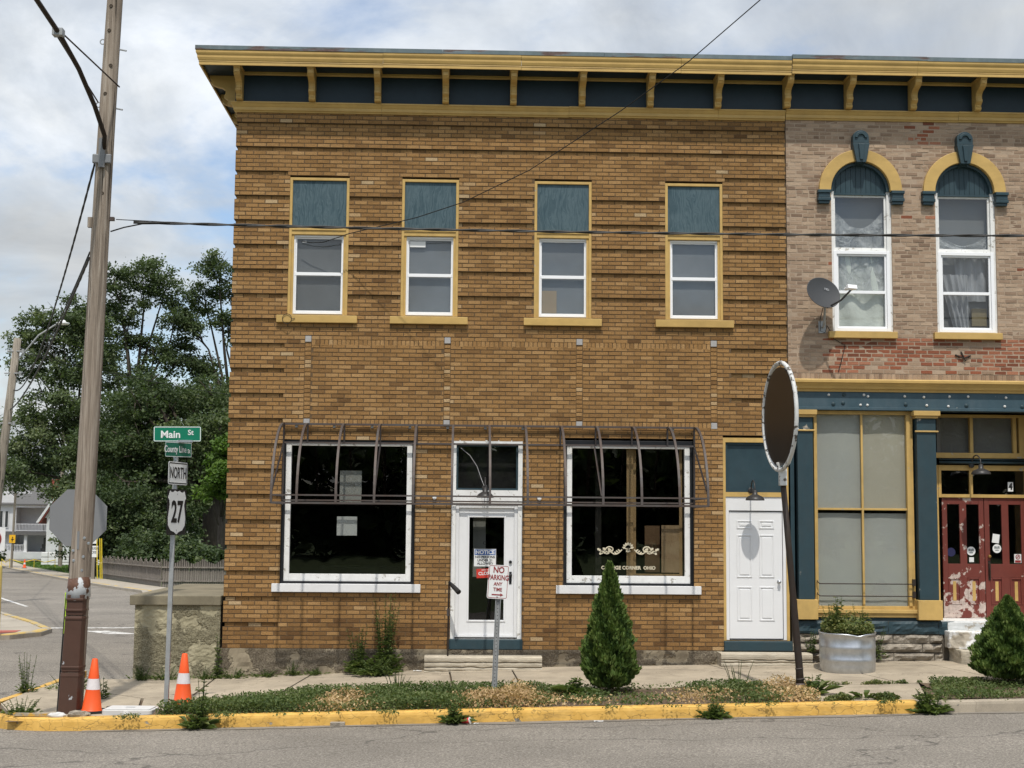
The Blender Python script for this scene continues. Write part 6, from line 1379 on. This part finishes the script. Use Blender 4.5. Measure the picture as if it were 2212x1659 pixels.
tree('broadleaf_tree', 'broad dark tree mass behind the white house ridge', (-49, 168, -2.2), .5, 4, ellips((-50, 168, 6.5), (9, 4, 5.5), 20, 2.6), 'leafdark', 13000, .5, group='trees behind the houses')
def bush(label, c, r_, n, size, mat='leafdark', h_=1.0):
    t_ = thing('bush', label, 'bush', (c[0], c[1], c[2]-r_*.8)); P, T = crown_points(ellips(c, (r_*.6, r_*.6, r_*.6*h_), 7, r_*.6), n); P[:, 2] = np.maximum(P[:, 2], c[2]-r_); quads('foliage', leaf_quads(P, size), M[mat], T, t_, kind='stuff'); ob('stem', MB().tube([(c[0], c[1], c[2]-r_), c], r_*.05, 6), M['twig'], t_); return t_
bush('round dark bush between the white block walls', (-34.6, 107, -1.2), .95, 1800, .22); bush('dark shrubs along the white house porch', (-51, 134, -1.6), .8, 900, .3)
bush('dark shrub behind the fence pickets near the brick corner', (-13.2, 52, .0), 1.3, 2500, .22, 'leafdark')
bush('dark undergrowth behind the middle of the scalloped fence', (-17.6, 59, .1), 1.7, 5200, .22, 'leafdark'); bush('dark undergrowth behind the fence corner', (-15.6, 56, .0), 1.6, 4800, .22, 'leafdark'); bush('dark undergrowth behind the left part of the scalloped fence', (-19.6, 63.5, .2), 1.7, 4800, .22, 'leafdark')
# grass on the far lawns
n = 26000; gx_ = RNG.uniform(-48, -28, n); gy_ = RNG.uniform(60, 128, n)
kp = np.array([not (-6 < (x-interp(y, [(60, -22.7), (75, -29.1), (103, -40.3), (137, -52)])) < 2.2) and not (-14 < (x-interp(y, [(60, -22.7), (75, -29.1), (103, -40.3), (137, -52)])) < 0) for x, y in zip(gx_, gy_)])
gx_, gy_ = gx_[kp], gy_[kp]; P = np.stack([gx_, gy_, -.25-.0165*gy_+.17], 1); quads('lawn_grass', leaf_quads(P, .22, 1.2, .5), M['leafbright'], np.clip(RNG.normal(.35, .2, len(P)), 0, 1), kind='stuff')['label'] = 'mown grass of the far lawns'

# arborvitae
def arborvitae(label, x, y, h_, r_, n):
    z0 = zwalk(x, y); t_ = thing('arborvitae', label, 'shrub', (x, y, z0), 'conical arborvitae shrubs')
    def prof(u): return np.interp(u, [0, .06, .16, .30, .5, .72, .9, 1], [.45, .82, 1, .95, .74, .46, .2, .02])*r_
    u = RNG.uniform(0.02, 1, n*2); pr_ = prof(u)/r_; u = u[RNG.uniform(0, 1, n*2) < pr_*.9+.1][:n]; n = len(u); a = RNG.uniform(0, 6.283, n)
    lump = 1+.10*np.sin(a*5+u*17)+.08*np.sin(a*9-u*31)+.07*np.sin(a*3+u*53); rad = prof(u)*lump*RNG.uniform(.70, 1.08, n)*(1+.10*np.sin(a*13+u*71)*np.sin(a*7-u*90))
    c = np.stack([x+rad*np.cos(a), y+rad*np.sin(a), z0+.07+u*(h_-.07)], 1); out = np.stack([np.cos(a), np.sin(a), np.zeros(n)], 1)
    d = out*RNG.uniform(.25, .8, (n, 1))+np.array([0, 0, 1.0])+RNG.normal(0, .28, (n, 3)); d /= np.linalg.norm(d, axis=1)[:, None]
    w_ = np.cross(d, RNG.normal(0, 1, (n, 3))); w_ /= np.linalg.norm(w_, axis=1)[:, None]; s = RNG.uniform(.045, .085, (n, 1))*(h_/1.8)**.3
    V = np.stack([c-d*s*.4, c+w_*s*.32+d*s*.15, c+d*s*.75, c-w_*s*.32+d*s*.15], 1)
    quads('foliage', V, M['arb'], np.clip(.42+.22*np.sin(a*5+u*17)+RNG.normal(0, .17, n), 0, 1), t_, kind='stuff')
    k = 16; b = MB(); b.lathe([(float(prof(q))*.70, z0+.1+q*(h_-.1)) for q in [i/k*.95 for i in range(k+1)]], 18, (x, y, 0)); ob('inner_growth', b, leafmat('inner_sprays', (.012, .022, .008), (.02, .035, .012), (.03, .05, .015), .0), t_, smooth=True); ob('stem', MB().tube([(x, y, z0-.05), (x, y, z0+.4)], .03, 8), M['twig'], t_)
arborvitae('green conical arborvitae before the right shop window', 2.03, -3.25, 1.80, .325, 26000)
arborvitae('bushy arborvitae at the right photo edge by the stone steps', 7.80, -3.0, 1.22, .46, 24000)

# weeds
def weed(label, x, y, z, h_, stems, spread, leafL, n, mat='weed', name='weed', cat='weed', lean=0, basal=0, group=None):
    t_ = thing(name, label, cat, (x, y, z), group); b = MB(); P = []; D = []
    for s in range(stems):
        a = random.uniform(0, 6.283); r_ = spread*random.random()**.6; hh = h_*random.uniform(.55, 1.0); bx_, by_ = x+r_*.4*math.cos(a), y+r_*.4*math.sin(a); ex, ey = x+r_*math.cos(a)+lean*hh, y+r_*math.sin(a)*.6
        pts = [Vector((bx_, by_, z)), Vector((lerp(bx_, ex, .45), lerp(by_, ey, .45), z+hh*.55)), Vector((ex, ey, z+hh))]; b.tube(pts, [.006, .0045, .002], 4, cap=False)
        for _ in range(int(n/stems)):
            u = random.random()**1.35; p = pts[0].lerp(pts[1], u*2) if u < .5 else pts[1].lerp(pts[2], u*2-1); sc = leafL*(1.15-.75*u)
            ang = random.uniform(0, 6.283); d = Vector((math.cos(ang), math.sin(ang), random.uniform(-.1, .9))).normalized(); P.append((p, d, sc))
    for _ in range(basal):
        ang = random.uniform(0, 6.283); rr_ = random.uniform(0, spread*.9); P.append((Vector((x+rr_*math.cos(ang), y+rr_*math.sin(ang)*.6, z+random.uniform(0, h_*.18))), Vector((math.cos(ang), math.sin(ang), random.uniform(.2, 1.1))).normalized(), leafL*random.uniform(1.0, 1.9)))
    V = []
    for p, d, sc in P:
        sd = d.cross(Vector((0, 0, 1))).normalized(); tip = p+d*sc-Vector((0, 0, sc*.25)); mid = p+d*sc*.5+Vector((0, 0, sc*.06)); V.append([p, mid-sd*sc*.22, tip, mid+sd*sc*.22])
    if stems: ob('stems', b, M['weed'] if mat != 'drygrass' else M['drygrass'], t_)
    quads('leaves', np.array([[list(q) for q in f] for f in V]), M[mat], np.clip(RNG.normal(.45, .2, len(V)), 0, 1), t_, kind='stuff'); return t_
weed('tall leafy weed growing against the brick wall left of the entrance', -1.28, -.22, zW(-1.3), 1.28, 17, .27, .085, 1100, basal=200)
weed('shorter bushy weed left of the tall one at the wall foot', -1.68, -.25, zW(-1.7), .80, 12, .22, .085, 620, basal=200)
weed('sprawling low weed on the sidewalk below the tall weed', -1.40, -.55, zwalk(-1.4, -.55), .30, 12, .38, .08, 450, basal=260)
weed('slender weed in the joint between retaining wall and brick corner', -3.96, -.12, zW(-3.96), .78, 3, .06, .10, 70)
for k, (x, y, h_, sp1, n) in enumerate(((-5.15, -.18, .30, .28, 300), (-4.75, -.2, .22, .25, 220), (-4.15, -.16, .16, .25, 160), (-3.7, -.2, .2, .25, 200), (-3.2, -.2, .15, .3, 170), (-2.75, -.18, .26, .12, 110), (-2.4, -.18, .12, .25, 120))):
    weed(('bushy leafy weed at the left end of the roughcast wall foot', 'weed tuft below the middle of the roughcast wall', 'small weed tuft at the right end of the roughcast wall', 'weed tuft at the foot of the brick corner', 'low weed tuft below the left end of the left shop window', 'narrow upright weed against the foundation left of the tall weeds', 'lowest weed tuft just left of the tall wall weeds')[k], x, y, zW(x), h_, 9, sp1, .05, n, basal=50)
weed('tall seeding weed left of the utility pole, taller of two', -6.55, -1.6, -.30, .62, 9, .16, .06, 230, basal=60); weed('seeding weed at the left photo edge', -6.75, -3.0, -.30, .50, 8, .15, .055, 190, basal=60)
weed('low weeds at the kerb return behind the utility pole', -6.0, -1.2, -.28, .25, 14, .5, .05, 360, basal=90); weed('weed between the utility pole and the nearest cone', -5.15, -2.6, zwalk(-5.1, -2.6), .42, 3, .10, .11, 34)
weed('low green weeds at the corner kerb left of the utility pole', -5.85, -4.15, zK(-5.8), .24, 14, .3, .06, 260, basal=60)
weed('upright weed in the gutter before the pale box lid', -3.42, -4.70, zroad(-3.4, -4.7), .50, 8, .14, .13, 150, basal=50); weed('thin tall weed stalk behind the gutter weed', -3.45, -4.25, zK(-3.4), .72, 3, .08, .10, 36)
weed('leafy thistle in the gutter behind the crushed red cup', -.10, -4.68, zroad(0, -4.7), .30, 8, .13, .12, 150, basal=70); weed('grass tuft in the gutter right of the conical shrub', 3.25, -4.68, zroad(3.2, -4.7), .26, 14, .17, .10, 200, basal=60)
weed('green grass tuft where the yellow kerb ends', 6.12, -4.62, zroad(6.1, -4.7), .34, 16, .22, .12, 260, basal=90); weed('broad leafed weed at the foot of the black pole', 4.80, -3.78, zwalk(4.8, -3.8), .30, 5, .16, .17, 60, basal=16)
weed('dock plant with long leaves left of the conical shrub', 1.50, -3.5, zwalk(1.5, -3.5), .40, 4, .16, .20, 40, basal=22); weed('wispy dry weed stalks behind the verge left of the sign', -.95, -2.75, zwalk(-.9, -2.8), .38, 12, .30, .035, 110)
weed('dandelion like weed in the slab joint near the yellow kerb', 5.35, -4.25, zwalk(5.3, -4.2), .14, 0, .10, .12, 0, basal=16); weed('wispy grass stalks beside the leaning black pole', 3.9, -3.0, zwalk(3.9, -3), .42, 9, .35, .04, 60)
weed('creeper on the stones behind the stock tank', 6.65, -.12, .15, .55, 10, .28, .07, 240, basal=40); weed('creeper hanging left of the stock tank', 5.62, -.14, .25, .40, 8, .20, .06, 130)
# growth in the tank
n = 5200; a = RNG.uniform(0, 6.283, n); r_ = RNG.uniform(0, 1, n)**.5; P = np.stack([6.0+.39*r_*np.cos(a), -1.0+.58*r_*np.sin(a), .63+RNG.gamma(2, .035, n)], 1)
quads('ground_cover', leaf_quads(P, .05, .8), M['mixgrass'], np.clip(RNG.normal(.62, .22, n), 0, 1), tk, kind='stuff')
weed('bushy green weed on the left of the stock tank', 5.80, -1.1, .62, .46, 16, .24, .09, 420, 'mixgrass'); weed('tallest leafy weed standing in the stock tank', 5.88, -.95, .62, .70, 4, .08, .14, 110, 'mixgrass'); weed('feathery weed on the right of the stock tank', 6.22, -1.05, .62, .46, 12, .16, .07, 300, 'mixgrass')
# verge ground cover: green patches and dried patches
def verge_growth(name, label, n, dens, mat, size, hmax, x0=-4.0, x1=4.9, y0=-4.5, y1=-2.7):
    x = RNG.uniform(x0, x1, n*4); y = RNG.uniform(y0, y1, n*4); d = np.array([dens(a, b) for a, b in zip(x, y)]); k = RNG.uniform(0, 1, n*4) < d; x, y = x[k][:n], y[k][:n]; d = d[k][:n]
    z = np.array([zwalk(a, b) for a, b in zip(x, y)])+RNG.uniform(0, 1, len(x))**1.3*hmax*(.4+.6*d); P = np.stack([x, y, z], 1)
    q = quads(name, leaf_quads(P, size, .2, .5), M[mat], np.clip(RNG.normal(.45, .2, len(P))+.25*np.sin(x*3.1)*np.sin(y*5+x), 0, 1), kind='stuff'); q['label'] = label
def fb(x, y, s=0): return mn.fractal(Vector((x*1.1, y*1.4, s)), .7, 2, 4)
def dry(x, y):
    c = max(math.exp(-((x+1.62)/.33)**2)*(y < -3.5), .8*math.exp(-((x-.55)/.65)**2)*(y < -3.6), .95*math.exp(-((x-.75)/.3)**2)*(y < -3.3), .38*math.exp(-((x-3.2)/.4)**2)*(y < -3.6), .8*math.exp(-((x-4.5)/.35)**2), .12*math.exp(-((x-1.6)/.6)**2)*(y < -4.0))
    return c*(.85+.6*fb(x, y, 3))
def inside(x, y): return y < interp(x, [(-4.2, -4.35), (-3.3, -3.55), (-2.3, -2.85)]) and x < interp(y, [(-4.6, 4.7), (-2.8, 4.95)])
def green(x, y):
    if not inside(x, y): return 0
    c = interp(x, [(-4.2, .9), (-1, .95), (.9, .85), (1.25, .25), (1.7, .3), (2.3, .0), (2.9, .02), (3.3, .45), (3.9, .5), (4.9, .45)])
    return max(0, min(1, c+.5*fb(x, y)-.9*dry(x, y)))
verge_growth('verge_weeds', 'low green weeds and clover covering the verge behind the yellow kerb', 34000, green, 'weed', .045, .17)
verge_growth('dried_weeds', 'dried straw coloured weeds in patches along the yellow kerb', 17000, lambda x, y: max(0, dry(x, y)) if inside(x, y) else 0, 'drygrass', .042, .22)
verge_growth('verge_weeds', 'grass and weeds on the verge right of the concrete apron', 9000, lambda x, y: max(0, .55+.7*fb(x, y, 9)) if x > interp(y, [(-4.6, 6.2), (-2.8, 6.7)]) else 0, 'weed', .045, .10, 6.1, 10)
verge_growth('gutter_weeds', 'tiny weeds and grass sprouting along the gutter crack', 2600, lambda x, y: max(0, fb(x*2.2, 0, 5)*1.3-.1), 'mixgrass', .035, .07, -4.8, 9, -4.82, -4.63)
verge_growth('joint_weeds', 'tiny weeds sprouting between the sidewalk and the apron', 900, lambda x, y: max(0, .3+fb(x*3, y, 6)), 'mixgrass', .035, .06, 4.8, 6.6, -2.85, -2.74)
verge_growth('kerb_weeds', 'tiny weeds sprouting behind the yellow kerb along the apron', 1800, lambda x, y: max(0, .35+fb(x*3, y, 6)), 'mixgrass', .04, .08, 4.6, 6.3, -4.46, -4.3)
